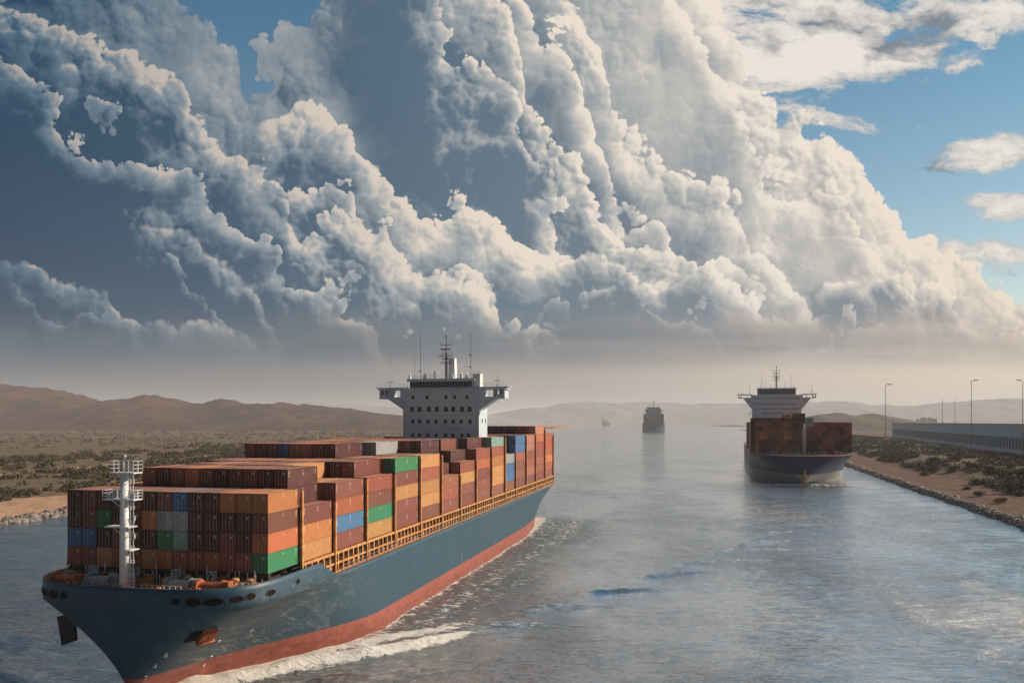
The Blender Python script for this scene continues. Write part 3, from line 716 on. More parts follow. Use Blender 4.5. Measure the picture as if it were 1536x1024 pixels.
def radar_mast(parent, x, y, z, h, m, k=1.0):
    mb = MB()
    mb.tube((x, y, z), (x, y, z + h * .62), .42 * k, 8, r2=.30 * k); mb.tube((x, y, z + h * .62), (x, y, z + h), .14 * k, 6)
    for q in range(5): mb.tube((x - .7 * k, y, z + h * (.08 + .1 * q)), (x + .7 * k, y, z + h * (.14 + .1 * q)), .05 * k, 4)
    for zz, w in ((.36, 1.5), (.52, 2.0), (.78, 1.7)):
        mb.box(x - w * k, x + w * k, y - .5 * k, y + .5 * k, z + h * zz, z + h * zz + .12 * k)
        if zz < .7: mb.rail([(x - w * k, y - .5 * k, z + h * zz), (x + w * k, y - .5 * k, z + h * zz)], .8 * k, .04 * k, .7 * k, 2)
    mb.tube((x, y - .5 * k, z + h * .62), (x, y - .5 * k, z + h * .68), .1 * k, 5)
    mb.box(x - 1.5 * k, x + 1.5 * k, y - .7 * k, y - .45 * k, z + h * .67, z + h * .70)          # radar scanner
    mb.box(x - .9 * k, x + 1.3 * k, y - .8 * k, y - .6 * k, z + h * .45, z + h * .475)
    for a in (-1.5, 1.5): mb.ball((x + a * k, y, z + h * .82), .22 * k); mb.tube((x + a * .8 * k, y, z + h * .52), (x + a * .8 * k, y, z + h * .66), .05 * k, 4)
    mb.ball((x, y, z + h), .36 * k)
    return mb.build('radar_mast', m, parent)
def whip(parent, x, y, z, h, m, r=.05, blob=None):
    mb = MB(); mb.tube((x, y, z), (x, y, z + h), r, 5, r2=r * .5)
    if blob:
        for b in blob: mb.ball((x, y, z + h * b), .34); mb.box(x - .9, x, y - .1, y + .1, z + h * b - .06, z + h * b + .06)
    else: mb.box(x - .12, x + .12, y - .12, y + .12, z, z + .4)
    return mb.build('antenna', m, parent)

def superstructure(parent, cx, y0, w, d, z0, zt, wing, m, rows, wh=(3.0, 0.84), zwing=None, detail=2, bracket=4.6, strips=False):
    """zt: deck of the bridge wings' roof; wing: half span"""
    mb = MB(); hw = w / 2
    body_top = zt - 0.6
    wl = zt - 3.3                      # underside of the wings
    mb.box(cx - hw, cx + hw, y0, y0 + d, z0, body_top)
    house = mb.build('accommodation_block', m, parent)
    # portholes
    for zc, xs, sz in rows:
        for q in xs:
            pm = MB(); pm.box(cx + q * w - sz * .5, cx + q * w + sz * .5, y0 - .05, y0 - .005, zc - sz * .62, zc + sz * .62)
            pm.build('porthole', M_BLACKGLASS, house)
    if strips:
        for zc in strips:
            st = MB()
            for i in range(-9, 10):
                if rng.random() < .85: st.box(cx + i * w / 20.5 - w * .012, cx + i * w / 20.5 + w * .012, y0 - .08, y0 - .01, zc - .45, zc + .45)
            st.build('window_row', M_BLACKGLASS, house)
    # side marks and windows on the lit flank
    for k in range(4):
        pm = MB(); pm.box(cx + hw + .005, cx + hw + .05, y0 + 3.0, y0 + 3.8, z0 + 6 + k * 6.0, z0 + 7.2 + k * 6.0)
        pm.box(cx + hw + .005, cx + hw + .05, y0 + 6.6, y0 + 7.3, z0 + 6 + k * 6.0, z0 + 7.2 + k * 6.0)
        pm.build('side_window', M_BLACKGLASS, house)
    # bridge wings: roof, floor, tip house, posts, bracket
    for s in (-1, 1):
        wm = MB(); yw0, yw1 = y0 + .3, y0 + 5.2
        X = lambda a: cx + s * a
        def bx(a, b, z0_, z1_, ya=yw0, yb=yw1): wm.box(min(X(a), X(b)), max(X(a), X(b)), ya, yb, z0_, z1_)
        bx(hw + .002, wing, zt - .75, zt)                         # roof slab with fascia
        bx(hw + .002, wing - .5, wl, wl + .5)                       # floor
        bx(hw + .002, hw + 1.0, wl + .5, zt - .75)
        for a in (hw + 4.0, hw + (wing - hw) * .72, wing - .9): bx(a, a + .35, wl + .5, zt - .75)
        bx(wing - 3.0, wing - .6, wl + .5, wl + 1.2, yw0 + .1, yw1 - .1)
        pts = [(X(hw + .002), wl - .002), (X(hw + (wing - hw) * .62), wl - .002), (X(hw + .6), wl - bracket * .62), (X(hw + .002), wl - bracket * .72)]
        wm.prism(pts if s > 0 else pts[::-1], yw0 + .3, yw1 - .6)
        wm.box(min(X(wing), X(wing + .5)), max(X(wing), X(wing + .5)), yw0, yw1, zt - .1, zt + .1)
        wm.rail([(X(hw), yw0 + .1, zt), (X(wing), yw0 + .1, zt)], 1.0, .035, 1.8, 2)
        wm.build('bridge_wing', m, house)
        whip(house, X(wing - 3.2), y0 + 2, zt, 3.6, M_GREY, .07); 
        cm = MB(); cm.box(X(wing - 3.2) - 1.1, X(wing - 3.2) + 1.1, y0 + 1.95, y0 + 2.05, zt + 1.6, zt + 1.75); cm.build('yard_arm', M_GREY, house)
    # wheelhouse
    ww = hw * wh[1]; zw0, zw1 = body_top, body_top + wh[0]
    wb = MB(); wb.box(cx - ww, cx + ww, y0 + .5, y0 + d * .75, zw0, zw1 - .7); wb.box(cx - ww - .6, cx + ww + .6, y0 - .2, y0 + d * .8, zw1 - .7, zw1)
    wb.rail([(cx - ww, y0, zw1), (cx + ww, y0, zw1)], 1.0, .04, 1.3, 2)
    wb.build('wheelhouse', m, house)
    nw = 22; gl = MB()
    for i in range(nw):
        a = cx - ww + .3 + (2 * ww - .6) * i / nw; gl.box(a, a + (2 * ww - .6) / nw * .84, y0 + .42, y0 + .49, zw0 + .55, zw1 - .85)
    gl.build('bridge_window', M_BLACKGLASS, house)
    return house, zw1

# ---- the big ship in front
M_HULL1 = hull_mat('blue_hull_paint', (.023, .068, .110), (.27, .072, .050), 3.4, reflect_scuff=0.9)
ship = empty('container_ship', S1C, -SA)
tag(ship, 'large blue container ship with red waterline band, nearest ship at lower left', 'container ship', 'container ships in the canal')
ZD = 13.2; BASE = 16.66; TIER = 2.75; BW = 17.3
hull, half1 = make_hull(ship, BW, ZD, -7.0, -9.6, 217.5, 46.0, 15.5, 3.3, M_HULL1, M_DECKRED, bul=(16.0, 12.5, 20.5), p_flare=1.35, taper0=150.0)
BAYS = [0, 10, 21.2, 33.9, 47.4, 61.9, 76.2, 90.7, 105, 120.8, 136.5, 150.5, 166, 181.6, 198.6, 215.5]
# raised forecastle deck
fx = [-9.2, -8.9, -8.2, -7.2, -6, -4, -2, 0, 4, 8, 12, 17]
fd = MB(); pts = [(max(0.02, half1(L + 9.6, 1.0, L) - .35), L) for L in fx]; n = len(pts)
fd.add([(s * a, b, z) for z in (14.3, 13.4) for s in (-1, 1) for a, b in pts],
       [(i, i + 1, n + i + 1, n + i) for i in range(n - 1)] + [(n - 1, 2 * n - 1, 4 * n - 1, 3 * n - 1)])
fd.build('forecastle_deck', M_DECKRED, ship)
# orange stays inside the bulwark, winches, bollards, rails
for i in range(1, 40):
    L = -9.0 + i * 0.72
    if L > 16: break
    for s in (-1, 1):
        a = half1(L + 9.6, 1.0, L) - .32
        st = MB(); st.box(s * a - (.55 if s > 0 else 0), s * a + (.55 if s < 0 else 0), L - .06, L + .06, 14.3, 15.75)
        st.build('bulwark_stay', M_ORANGE, ship)
for s in (-1, 1):
    for L, a in ((-5.0, 6.2), (-5.5, 11.2)):
        w = MB(); w.tube((s * a - 1.6, L, 15.6), (s * a + 1.6, L, 15.6), .75, 12); w.tube((s * a - 1.9, L, 15.6), (s * a - 1.6, L, 15.6), 1.15, 12); w.tube((s * a + 1.6, L, 15.6), (s * a + 1.9, L, 15.6), 1.15, 12)
        w.box(s * a - 2.2, s * a + 2.2, L - .8, L + .8, 14.3, 14.8); w.box(s * a + 2.0, s * a + 2.8, L - .6, L + .6, 14.8, 16.6)
        w.build('mooring_winch', M_RUSTORANGE if a > 8 else M_GREY, ship)
    for L, a in ((-7.2, 4.0), (-6.6, 9.4), (-4.5, 14.2), (-1.5, 15.2)):
        b = MB()
        for q in (-.5, .5): b.tube((s * a + q, L, 14.3), (s * a + q, L, 15.6), .26, 10); b.tube((s * a + q, L, 15.6), (s * a + q, L, 15.75), .36, 10)
        b.box(s * a - .95, s * a + .95, L - .35, L + .35, 14.3, 14.42)
        b.build('mooring_bollard', M_ORANGE, ship)
rl = MB()
for s in (-1, 1):
    rl.rail([(s * 2.2, -3.2, 14.3), (s * 15.2, -3.2, 14.3)], 1.7, .045, 1.0, 4)
    rl.rail([(s * 1.6, -6.9, 14.3), (s * 7.6, -6.9, 14.3)], 1.6, .04, .9, 4)
rl.build('forecastle_railing', M_MASTW, ship)
for i in range(46):
    x = -15.8 + i * .70 + rng.uniform(-.2, .2)
    if abs(x) > 15.9: continue
    lr = MB(); z1 = BASE + rng.uniform(-.8, .9); yy = rng.uniform(-1.2, -.2)
    lr.tube((x, yy, 14.3), (x + rng.uniform(-.35, .35), yy + .15, z1), .05 + .05 * rng.random(), 5)
    lr.build('lashing_rod', rng.choice([M_MASTW, M_MASTW, M_ORANGE]), ship)
for i in range(22):
    x = -15 + i * 1.42 + rng.uniform(-.4, .4); yy = rng.uniform(-3.0, -1.4)
    if abs(x) > 15: continue
    w, h = rng.uniform(.5, 1.3), rng.uniform(.8, 2.1)
    lr = MB(); lr.box(x - w / 2, x + w / 2, yy, yy + .7, 14.3, 14.3 + h); lr.box(x - w / 2 - .06, x + w / 2 + .06, yy - .06, yy + .76, 14.3 + h, 14.38 + h); lr.box(x - w * .3, x + w * .3, yy - .04, yy - .003, 14.5, 14.2 + h)
    lr.build('deck_locker', rng.choice([M_ORANGE, M_ORANGE, M_RUSTORANGE, M_DKSTEEL, M_MASTW]), ship)
for x in (-13.5, -6.5, 5.5, 12.6, 14.8):
    v = MB(); v.tube((x, -2.2, 14.3), (x, -2.2, 15.9), .38, 10); v.ball((x, -2.2, 16.1), .62, 0, 10, .55)
    v.build('deck_ventilator', M_ORANGE if x > 10 or x < -10 else M_GREY, ship)
for x in (-3.6, 3.2, 8.7, -10.2):      # white ladder frames
    v = MB(); lattice(v, x, -1.7, 14.3, 17.0, .45, 3, .05); v.build('access_ladder', M_MASTW, ship)
# a coaming wall under the foremost stack
cw = MB(); cw.box(-16.1, 16.1, .4, 1.0, 13.3, BASE - .15); cw.build('breakwater', M_DKSTEEL, ship)
M_MOUTH = mat('fairlead_mouth', (.012, .010, .010), .9, spec=.1)
# fairleads in the bulwark: oval rings with dark mouths
def on_hull(L, z, s):
    zz = min(z, ZD); q = max(0, zz / ZD) ** 1.35
    Ls = -7.0 + (-2.6) * max(0, zz / ZD) ** 1.4
    e = .25
    f = lambda l, k: half1(max(0.01, l - (-7.0 - 2.6 * max(0, min(k, ZD) / ZD) ** 1.4)), max(0, min(k, ZD) / ZD) ** 1.35, l)
    b = f(L, z); dbl = (f(L + e, z) - f(L - e, z)) / (2 * e); dbz = (f(L, min(z, ZD - e)) - f(L, min(z, ZD - e) - e)) / e if z < ZD else 0.0
    nrm = Vector((s * 1.0, -dbl, -dbz)).normalized()
    return Vector((s * b, L, z)), nrm
def oval_ring(c, nrm, a, b, depth, ring, mouth, name, parent, n=14):
    t = Vector((0, 0, 1)).cross(nrm).normalized(); u = nrm.cross(t)
    vs = []
    for k, (sc, dn) in enumerate(((1.0, .02), (1.0, depth), (.86, depth), (.86, .03))):
        vs += [c + t * a * sc * math.cos(2 * math.pi * i / n) + u * b * sc * math.sin(2 * math.pi * i / n) + nrm * dn for i in range(n)]
    fs = [(k * n + i, k * n + (i + 1) % n, (k + 1) * n + (i + 1) % n, (k + 1) * n + i) for k in range(3) for i in range(n)]
    mb = MB(); mb.add(vs, fs, 0); mb.add(vs[3 * n:], [tuple(range(n))], 1)
    return mb.build(name, [ring, mouth], parent)
for L, z, a, b in ((-9.15, 14.5, .7, .55), (-8.6, 14.4, 1.1, .65), (-7.6, 14.3, 1.5, .55), (-5.8, 14.35, 1.3, .5), (-4.0, 14.45, .8, .5), (-.5, 14.3, 1.0, .45), (6.5, 14.5, .6, .4)):
    for s in (1, -1):
        c, nr = on_hull(L, min(z, ZD), s); c.z = z; nr = Vector((nr.x, nr.y, 0)).normalized()
        oval_ring(c + nr * .02, nr, a, b, .07, M_DKSTEEL if rng.random() < .5 else M_HULL1, M_MOUTH, 'fairlead', ship)
# anchors in their pockets
def anchor(s, L, z, m, tilt):
    c, nr = on_hull(L, z, s)
    t = Vector((0, 0, 1)).cross(nr).normalized(); u = nr.cross(t)
    hc = oval_ring(c, nr, .9, .9, .22, m, M_DKSTEEL, 'hawse_pipe', ship, 12)
    mb = MB()
    def P(a, b, d): return c + t * a + u * b + nr * d
    def slab(p, d0, d1):
        n = len(p); mb.add([P(a, b, d0) for a, b in p] + [P(a, b, d1) for a, b in p], [tuple(range(n))[::-1], tuple(range(n, 2 * n))] + [(i, (i + 1) % n, n + (i + 1) % n, n + i) for i in range(n)])
    mb.tube(P(0, .2, .15), P(0, -1.0, .7), .24, 8)
    slab([(-1.25, -1.35), (1.25, -1.35), (1.35, -.95), (.9, -.7), (-.9, -.7), (-1.35, -.95)], .45, 1.05)
    for k in (-1, 1): slab([(k * .55, -1.0), (k * 1.2, -1.0), (k * 1.15, .55), (k * .85, 1.15), (k * .6, .5)][::k], .25, .62)
    return mb.build('anchor', m, ship)
c, nr = on_hull(-4.4, 9.3, 1); t_ = Vector((0, 0, 1)).cross(nr).normalized(); u_ = nr.cross(t_)
if t_.y < 0: t_ = -t_
def slab_on(pts, d0, d1, m, name):
    mb = MB(); n = len(pts)
    mb.add([c + t_ * a + u_ * b + nr * d0 for a, b in pts] + [c + t_ * a + u_ * b + nr * d1 for a, b in pts], [tuple(range(n)), tuple(range(n, 2 * n))] + [(i, (i + 1) % n, n + (i + 1) % n, n + i) for i in range(n)])
    return mb.build(name, m, ship)
slab_on([(-2.0, .9), (-.6, 1.2), (-.6, -1.3), (-2.4, -1.6)], .0, .10, M_MOUTH, 'anchor_recess')
slab_on([(-.9, 1.15), (1.1, 1.25), (1.15, -1.0), (-.9, -1.05)], -.3, .75, M_RUSTORANGE, 'anchor')
slab_on([(-1.0, -1.06), (1.5, -1.02), (1.5, -1.35), (-1.0, -1.4)], -.3, 1.0, M_RUSTORANGE, 'anchor_shelf')
# starboard anchor hangs clear of the plating on a short arm
hb = MB(); c, nr = on_hull(-1.0, 9.4, -1)
hb.tube(c, c + Vector((-1.9, -.5, -.6)), .28, 8); q = c + Vector((-1.9, -.5, -.6))
hb.box(q.x - .5, q.x + .5, q.y - .3, q.y + .3, q.z - .5, q.z + .5)
hb.add([q + Vector(v) for v in ((-3.3, -.25, .7), (-.6, -.25, 1.3), (-.2, -.25, -2.6), (-2.5, -.25, -3.4), (-3.3, .25, .7), (-.6, .25, 1.3), (-.2, .25, -2.6), (-2.5, .25, -3.4))], [(0, 1, 2, 3), (7, 6, 5, 4), (0, 4, 5, 1), (1, 5, 6, 2), (2, 6, 7, 3), (3, 7, 4, 0)])
hb.build('anchor_fluke', M_ANCHOR, ship)
# draught marks: small white ticks and figures near the waterline
def patch(L, z, w, h, s=1, d=.05):
    c, nr = on_hull(L, z, s); t = Vector((0, 0, 1)).cross(nr).normalized() ; u = nr.cross(t)
    return c + nr * d, t, u
dm = MB()
def tick(L, z, glyph, sz, s=1):
    c, t, u = patch(L, z, 1, 1, s)
    if t.y < 0: t = -t
    for (x0, y0, x1, y1) in glyph:
        p, q = c + t * x0 * sz + u * y0 * sz, c + t * x1 * sz + u * y1 * sz
        dm.tube(p, q, .055 * sz + .03, 4)
G6 = [(-.3, .6, .2, .7), (-.3, .6, -.35, -.5), (-.35, -.5, .2, -.6), (.2, -.6, .3, 0), (.3, 0, -.35, 0)]
G7 = [(-.3, .6, .35, .6), (.35, .6, 0, -.6)]
G4 = [(.15, .7, .15, -.6), (.15, .7, -.35, -.1), (-.35, -.1, .35, -.1)]
for L, z, g in ((-6.2, 6.6, G6), (-6.2, 5.0, G4), (-6.3, 3.4, G7), (-6.3, 1.8, G6), (1.2, 6.6, G7), (6.6, 7.0, G4), (3.6, 3.6, G7), (3.6, 2.4, G4)): tick(L, z, g, .62)
for L, z in ((88, 6.0), (88, 5.0), (88, 4.0)): tick(L, z, [(0, .8, 0, -.8)], .7)
dm.build('draught_marks', M_MARK, ship)
# foremast
fm = MB(); my = -8.0; mx = -.1
fm.tube((mx, my, 14.3), (mx, my, 30.8), .62, 14, r2=.50)
mast = fm.build('foremast', M_MASTW, ship, smooth=True)
for z, x0, x1 in ((27.2, -2.6, 2.1), (30.7, -1.6, 2.1), (23.6, -2.3, 1.3), (20.6, .3, 1.6)):
    pf = MB(); pf.box(mx + x0, mx + x1, my - .9, my + .9, z, z + .14)
    if z > 26: pf.rail([(mx + x0, my - .9, z + .14), (mx + x1, my - .9, z + .14), (mx + x1, my + .9, z + .14), (mx + x0, my + .9, z + .14), (mx + x0, my - .9, z + .14)], 1.15 if z < 30 else 1.5, .035, .75, 3)
    pf.tube((mx + x0 * .8, my, z), (mx, my, z - 1.3), .07, 5); pf.tube((mx + x1 * .8, my, z), (mx, my, z - 1.3), .07, 5)
    pf.build('mast_platform', M_MASTW, mast)
lg = MB(); ztop = 30.8
for x in (.95, 1.45): lg.tube((mx + x, my - .1, 14.3), (mx + x, my - .1, ztop), .05, 5)
for i in range(44): z = 14.6 + i * .39; lg.tube((mx + .95, my - .1, z), (mx + 1.45, my - .1, z), .035, 4)
for i in range(9): z = 15.5 + i * 1.75; lg.tube((mx + .4, my, z), (mx + 1.0, my - .1, z), .05, 4); lg.rail([(mx + 1.0, my - .5, z), (mx + 1.9, my - .5, z)], .5, .03, .5, 1)
lg.build('mast_ladder', M_MASTW, mast)
tp = MB(); tp.tube((mx, my, 30.8), (mx, my, 33.4), .09, 6); tp.ball((mx, my, 32.9), .3); tp.box(mx - .6, mx + .6, my - .08, my + .08, 32.3, 32.42); tp.tube((mx + 1.9, my, 30.8), (mx + 1.9, my, 32.9), .05, 5)
tp.build('mast_top', M_GREY, mast)
for x, z in ((-2.1, 27.4), (-1.5, 27.4), (1.6, 27.4), (1.7, 24.6), (1.7, 22.2)):
    tp = MB(); tp.box(mx + x - .22, mx + x + .22, my - .6, my - .2, z, z + .55); tp.tube((mx + x, my - .4, z + .55), (mx + x, my - .4, z + .8), .12, 8); tp.tube((mx + x, my - .4, z + .1), (mx + .4, my, z + .1), .04, 4)
    tp.build('navigation_light', M_GREY, mast)

# the bridge
Lb = 121.6
hs = superstructure(ship, 1.05, Lb, 22.6, 9.0, ZD - .1, 47.3, 19.2, mat('white_superstructure_paint', (.50, .61, .69), 0.5, 0, 0.07, 0.2),
    [(44.4, (-.37, -.18, .07, .185, .345), .85), (41.0, (-.38, -.28, -.155, -.05, .07, .165, .28, .38), 1.15), (37.5, (-.37, -.28, -.165, -.06, .065, .165, .27, .385), .95), (33.6, (-.37, -.28, -.17, -.06, .065, .16, .28, .365), .9),
     (30.2, (-.37, -.28, -.17, -.06, .065, .16, .28, .365), .9), (26.8, (-.37, -.17, .065, .28), .9)])
house, ztop = hs
M_ANT = mat('grey_antenna', (.16, .17, .18), 0.5)
radar_mast(house, 1.3, Lb + 4.5, ztop, 12.6, M_ANT, 1.0)
fn = MB(); fn.box(1.7, 3.7, Lb + 5.0, Lb + 7.6, ztop - .8, ztop + 6.2, taper=.8); fn.build('funnel', M_WHITE, house); fn = MB(); fn.box(10.2, 12.4, Lb + 1.0, Lb + 4.0, 46.72, ztop + 1.3); fn.rail([(10.2, Lb + 1.1, ztop + 1.3), (12.4, Lb + 1.1, ztop + 1.3)], .8, .04, .6, 2); fn.build('roof_locker', M_WHITE, house)
for x, h, r, bl in ((-6.2, 13.4, .08, (.18,)), (9.0, 13.2, .09, (.26, .52)), (-8.1, 9.4, .045, None), (-10.2, 2.6, .05, None), (-3.2, 2.2, .06, None), (4.9, 2.2, .05, None), (7.0, 4.0, .04, None), (5.7, 2.6, .05, None), (-5.0, 3.0, .05, None), (11.9, 4.0, .04, None), (17.0, 5.6, .05, None)):
    whip(house, x, Lb + 3.5, ztop if abs(x) < 10 else 47.3, h, M_ANT, r, bl)
for zz in (45.9, 42.6, 39.2, 35.6, 32.0):
    ln = MB(); ln.box(1.05 - 11.25, 1.05 + 11.25, Lb - .03, Lb - .002, zz, zz + .07); ln.build('deck_seam', M_GREY, house)
for x in (-9.9, 11.6):
    pp = MB(); pp.tube((x, Lb - .12, 20), (x, Lb - .12, 43.5), .06, 5); pp.build('drain_pipe', M_GREY, house)
for x in (-8.6, -2.3, 4.4, 10.5):
    pp = MB(); pp.box(x - .25, x + .25, Lb - .45, Lb - .01, 45.2, 45.5); pp.build('flood_light', M_GREY, house)
ex = MB()
for x, a, hh in ((-9.3, .3, .9), (-4.6, .5, 1.1), (-1.7, .25, 1.6), (3.6, .4, .7), (6.3, .35, 1.2), (8.0, .45, .8)):
    ex.box(x - a, x + a, Lb + 2.5, Lb + 3.3, ztop, ztop + hh); ex.ball((x, Lb + 2.9, ztop + hh + .3), .35)
ex.build('radar_dome', M_WHITE, house)

# ---- containers
COL = {'maroon': (.085, .026, .026), 'brown': (.21, .070, .050), 'rust': (.31, .095, .055), 'orange': (.50, .170, .062), 'ochre': (.54, .275, .095), 'green': (.020, .20, .095),
       'blue': (.045, .165, .36), 'grey': (.34, .38, .41), 'teal': (.20, .36, .33), 'red': (.36, .07, .055), 'pink': (.44, .17, .13)}
COLNAME = {'maroon': 'dark maroon', 'brown': 'brown', 'rust': 'rust red', 'orange': 'orange', 'ochre': 'yellow ochre', 'green': 'green', 'blue': 'blue', 'grey': 'pale grey', 'teal': 'pale teal', 'red': 'bright red', 'pink': 'dusty pink red'}
CW = 2.40; CP = 2.49
def make_container(length):
    hw = CW / 2; H = TIER - .05; mb = MB(); e = .05
    mb.box(-hw + e, hw - e, .12, length - .06, .10, H - .06)
    for x0, x1 in ((-hw, -hw + .14), (hw - .14, hw)):
        for y0, y1 in ((0, .16), (length - .16, length)): mb.box(x0, x1, y0, y1, 0, H)
        mb.box(x0, x1, .16, length - .16, 0, .17); mb.box(x0, x1, .16, length - .16, H - .14, H - .002)
    for y0, y1 in ((.01, .15), (length - .15, length - .01)): mb.box(-hw + .14, hw - .14, y0, y1, 0, .16); mb.box(-hw + .14, hw - .14, y0, y1, H - .15, H - .002)
    for sx in (-1, 1):
        for yy in (length - .55, .45, length * .5):
            if rng.random() < .75:
                for q in range(rng.randint(2, 6)):
                    z0 = H - .45 - q * .22; mb.box(sx * (hw - e) + (.004 if sx > 0 else -.012), sx * (hw - e) + (.012 if sx > 0 else -.004), yy, yy + rng.uniform(.06, .2), z0, z0 + .13, 1)
    body = mb.build('shipping_container', [M_CONT, M_MARK])
    for s in (-1, 1):
        d = MB(); x0, x1 = (.01, hw - .15) if s > 0 else (-hw + .15, -.01)
        d.box(x0, x1, .045, .115, .17, H - .16)
        for k in (.24, .72):
            x = x0 + (x1 - x0) * k
            d.tube((x, .02, .12), (x, .02, H - .10), .022, 5, 1)
            d.box(x - .10, x + .03, -.01, .03, 1.0 + .2 * k, 1.08 + .2 * k, 1)
            for z in (.35, 1.5, 2.2): d.box(x - .05, x + .05, 0, .04, z, z + .07, 1)
        if s > 0: d.box(x0 + .35, x0 + .62, .035, .044, 2.05, 2.16, 2); d.box(x0 + .40, x0 + .62, .035, .044, 1.86, 1.92, 2)
        d.build('container_door', [M_CONT, M_ROD, M_MARK], body)
    return body
PROTO = {}
def container(length, loc, rz, color, label, group, doors=True):
    key = round(length, 1)
    if key not in PROTO: PROTO[key] = o = make_container(length); PROTO_USED.discard(key)
    if key not in PROTO_USED:
        o = PROTO[key]; PROTO_USED.add(key)
    else:
        src = PROTO[key]; o = src.copy(); scene.collection.objects.link(o)
        if doors:
            for ch in src.children:
                c = ch.copy(); scene.collection.objects.link(c); c.parent = o
    o.location = loc; o.rotation_euler = (0, 0, rz)
    j = rng.uniform(.92, 1.08); col = tuple(min(1, c * j) for c in COL[color])
    o.color = (*col, 1)
    for ch in o.children: ch.color = (*col, 1)
    tag(o, label, 'container', group)
    return o
PROTO_USED = set()
# tiers per bay, rows counted from the right (port) side
T = [[4] * 13,
     [3] + [5] * 10 + [4, 4],
     [4, 4, 4, 5, 5, 5, 5, 5, 5, 5, 5, 4, 4],
     [4, 5, 5, 5, 5, 5, 5, 5, 5, 5, 5, 5, 5],
     [5, 5, 5, 5, 5, 6, 6, 6, 6, 6, 6, 6, 6],
     [5, 5, 5, 5, 6, 6, 6, 6, 6, 6, 6, 6, 6],
     [3, 4, 6, 6, 6, 6, 6, 6, 6, 6, 6, 6, 6],
     [4, 5, 6, 6, 6, 6, 6, 6, 6, 6, 6, 6, 6],
     [5, 6, 5, 5, 5, 5, 5, 5, 5, 5, 5, 5, 5],
     [6, 6, 0, 0, 0, 0, 0, 0, 0, 0, 0, 6, 6],
     [4, 5, 6, 6, 6, 6, 6, 6, 6, 6, 6, 6, 6],
     [6, 6, 6, 6, 6, 6, 6, 6, 6, 6, 6, 6, 6],
     [6, 6, 6, 6, 6, 6, 6, 6, 6, 6, 6, 6, 6],
     [7, 7, 7, 7, 7, 7, 7, 7, 7, 7, 7, 7, 7],
     [6, 6, 6, 6, 6, 6, 6, 6, 6, 6, 6, 6, 6]]
# port side colours, top tier first
SIDE = ['orange brown orange green', 'brown orange ochre', 'brown orange blue brown', 'rust brown green ochre', 'green brown ochre brown brown', 'ochre rust ochre ochre brown',
        'rust rust brown', 'rust ochre brown brown', 'rust orange brown rust brown', 'teal rust orange ochre ochre brown', 'grey blue blue brown', 'blue blue rust brown rust brown',
        'pink pink rust rust pink brown', 'pink orange red rust rust rust brown', 'rust red rust orange rust brown']
BAYN = ['foremost', 'second', 'third', 'fourth', 'fifth', 'sixth', 'seventh', 'eighth', 'ninth', 'tenth', 'eleventh', 'twelfth', 'thirteenth', 'fourteenth', 'rearmost']
ROWN = ['outermost port', 'second', 'third', 'fourth', 'fifth', 'sixth', 'middle', 'eighth', 'ninth', 'tenth', 'eleventh', 'twelfth', 'outermost starboard']
FRONT = ["mmmmmmmbmmoom", "mmgmmommmmmmm".replace('mmm', 'mmm'), "bbmrmmgsmmmmo", "oooooooooooog"]
FRONT = [list("mrmmrmrbmmoom"), list("mrgmmowwmmmmm"), list("bbmrmmgsmmrmo"), list("oooooooooooog")]
FK = {'m': 'maroon', 'r': 'brown', 'b': 'blue', 'o': 'orange', 'g': 'green', 'w': 'grey', 's': 'teal'}
def palette(bay, row, tier, top):
    if bay == 0:
        if row == 0: return SIDE[0].split()[4 - 1 - tier]
        c = FRONT[3 - tier][12 - row]; return FK[c] if not (c == 'o' and tier == 0) else rng.choice(['orange', 'rust', 'ochre', 'rust'])
    if row == 0:
        l = SIDE[bay].split(); return l[min(len(l) - 1, T[bay][0] - 1 - tier)]
    if bay == 4 and row == 1 and tier == 4: return 'orange'
    if bay == 7 and row in (3,) and tier == 5: return 'blue'
    if bay == 4 and tier == 5 and row in (9,): return 'blue'
    if bay == 5 and tier == 5 and row in (4, 5): return 'grey'
    if bay == 13: return 'maroon' if row > 2 else 'red'
    return rng.choices(['maroon', 'brown', 'rust', 'orange', 'ochre', 'pink'], [6, 4, 4, 3, 1, 1])[0]
cand = []
for b in range(15):
    y0 = BAYS[b] + .1; ln = BAYS[b + 1] - BAYS[b] - 1.5
    for r in range(13):
        nt_ = T[b][r]
        for t in range(nt_):
            front = b == 0 or t >= T[b - 1][r] or (b - 1 == 9 and 2 <= r <= 10 and t > 7)
            top = t == nt_ - 1
            rside = r == 0 or t >= T[b][r - 1]
            lside = False
            if front or top or rside or (r == 12 and b == 0):
                cand.append((BAYS[b] + 110 + (0 if (front or rside) else 40), b, r, t, y0, ln, front, rside, top))
print('containers on the first ship', len(cand))
def tier_words(t, n): return 'topmost' if t == n - 1 else ('lowest' if t == 0 else ['', 'second', 'third', 'fourth', 'fifth', 'sixth'][t] + ' tier')
individual = sorted(cand)[:290]; rest_boxes = sorted(cand)[290:]
used_rows = {}
for _, b, r, t, y0, ln, front, rside, top in individual:
    c = palette(b, r, t, top)
    x = 15.0 - r * CP + rng.uniform(-.02, .02)
    p = S1C + Vector((x * math.cos(SA) + y0 * math.sin(SA), -x * math.sin(SA) + y0 * math.cos(SA), BASE + t * TIER))
    lab = f"{COLNAME[c]} container, {ROWN[r]} row of {BAYN[b]} bay on nearest ship, {tier_words(t, T[b][r])}"
    container(ln, p, -SA, c, lab, 'containers stacked on the nearest ship', doors=front)
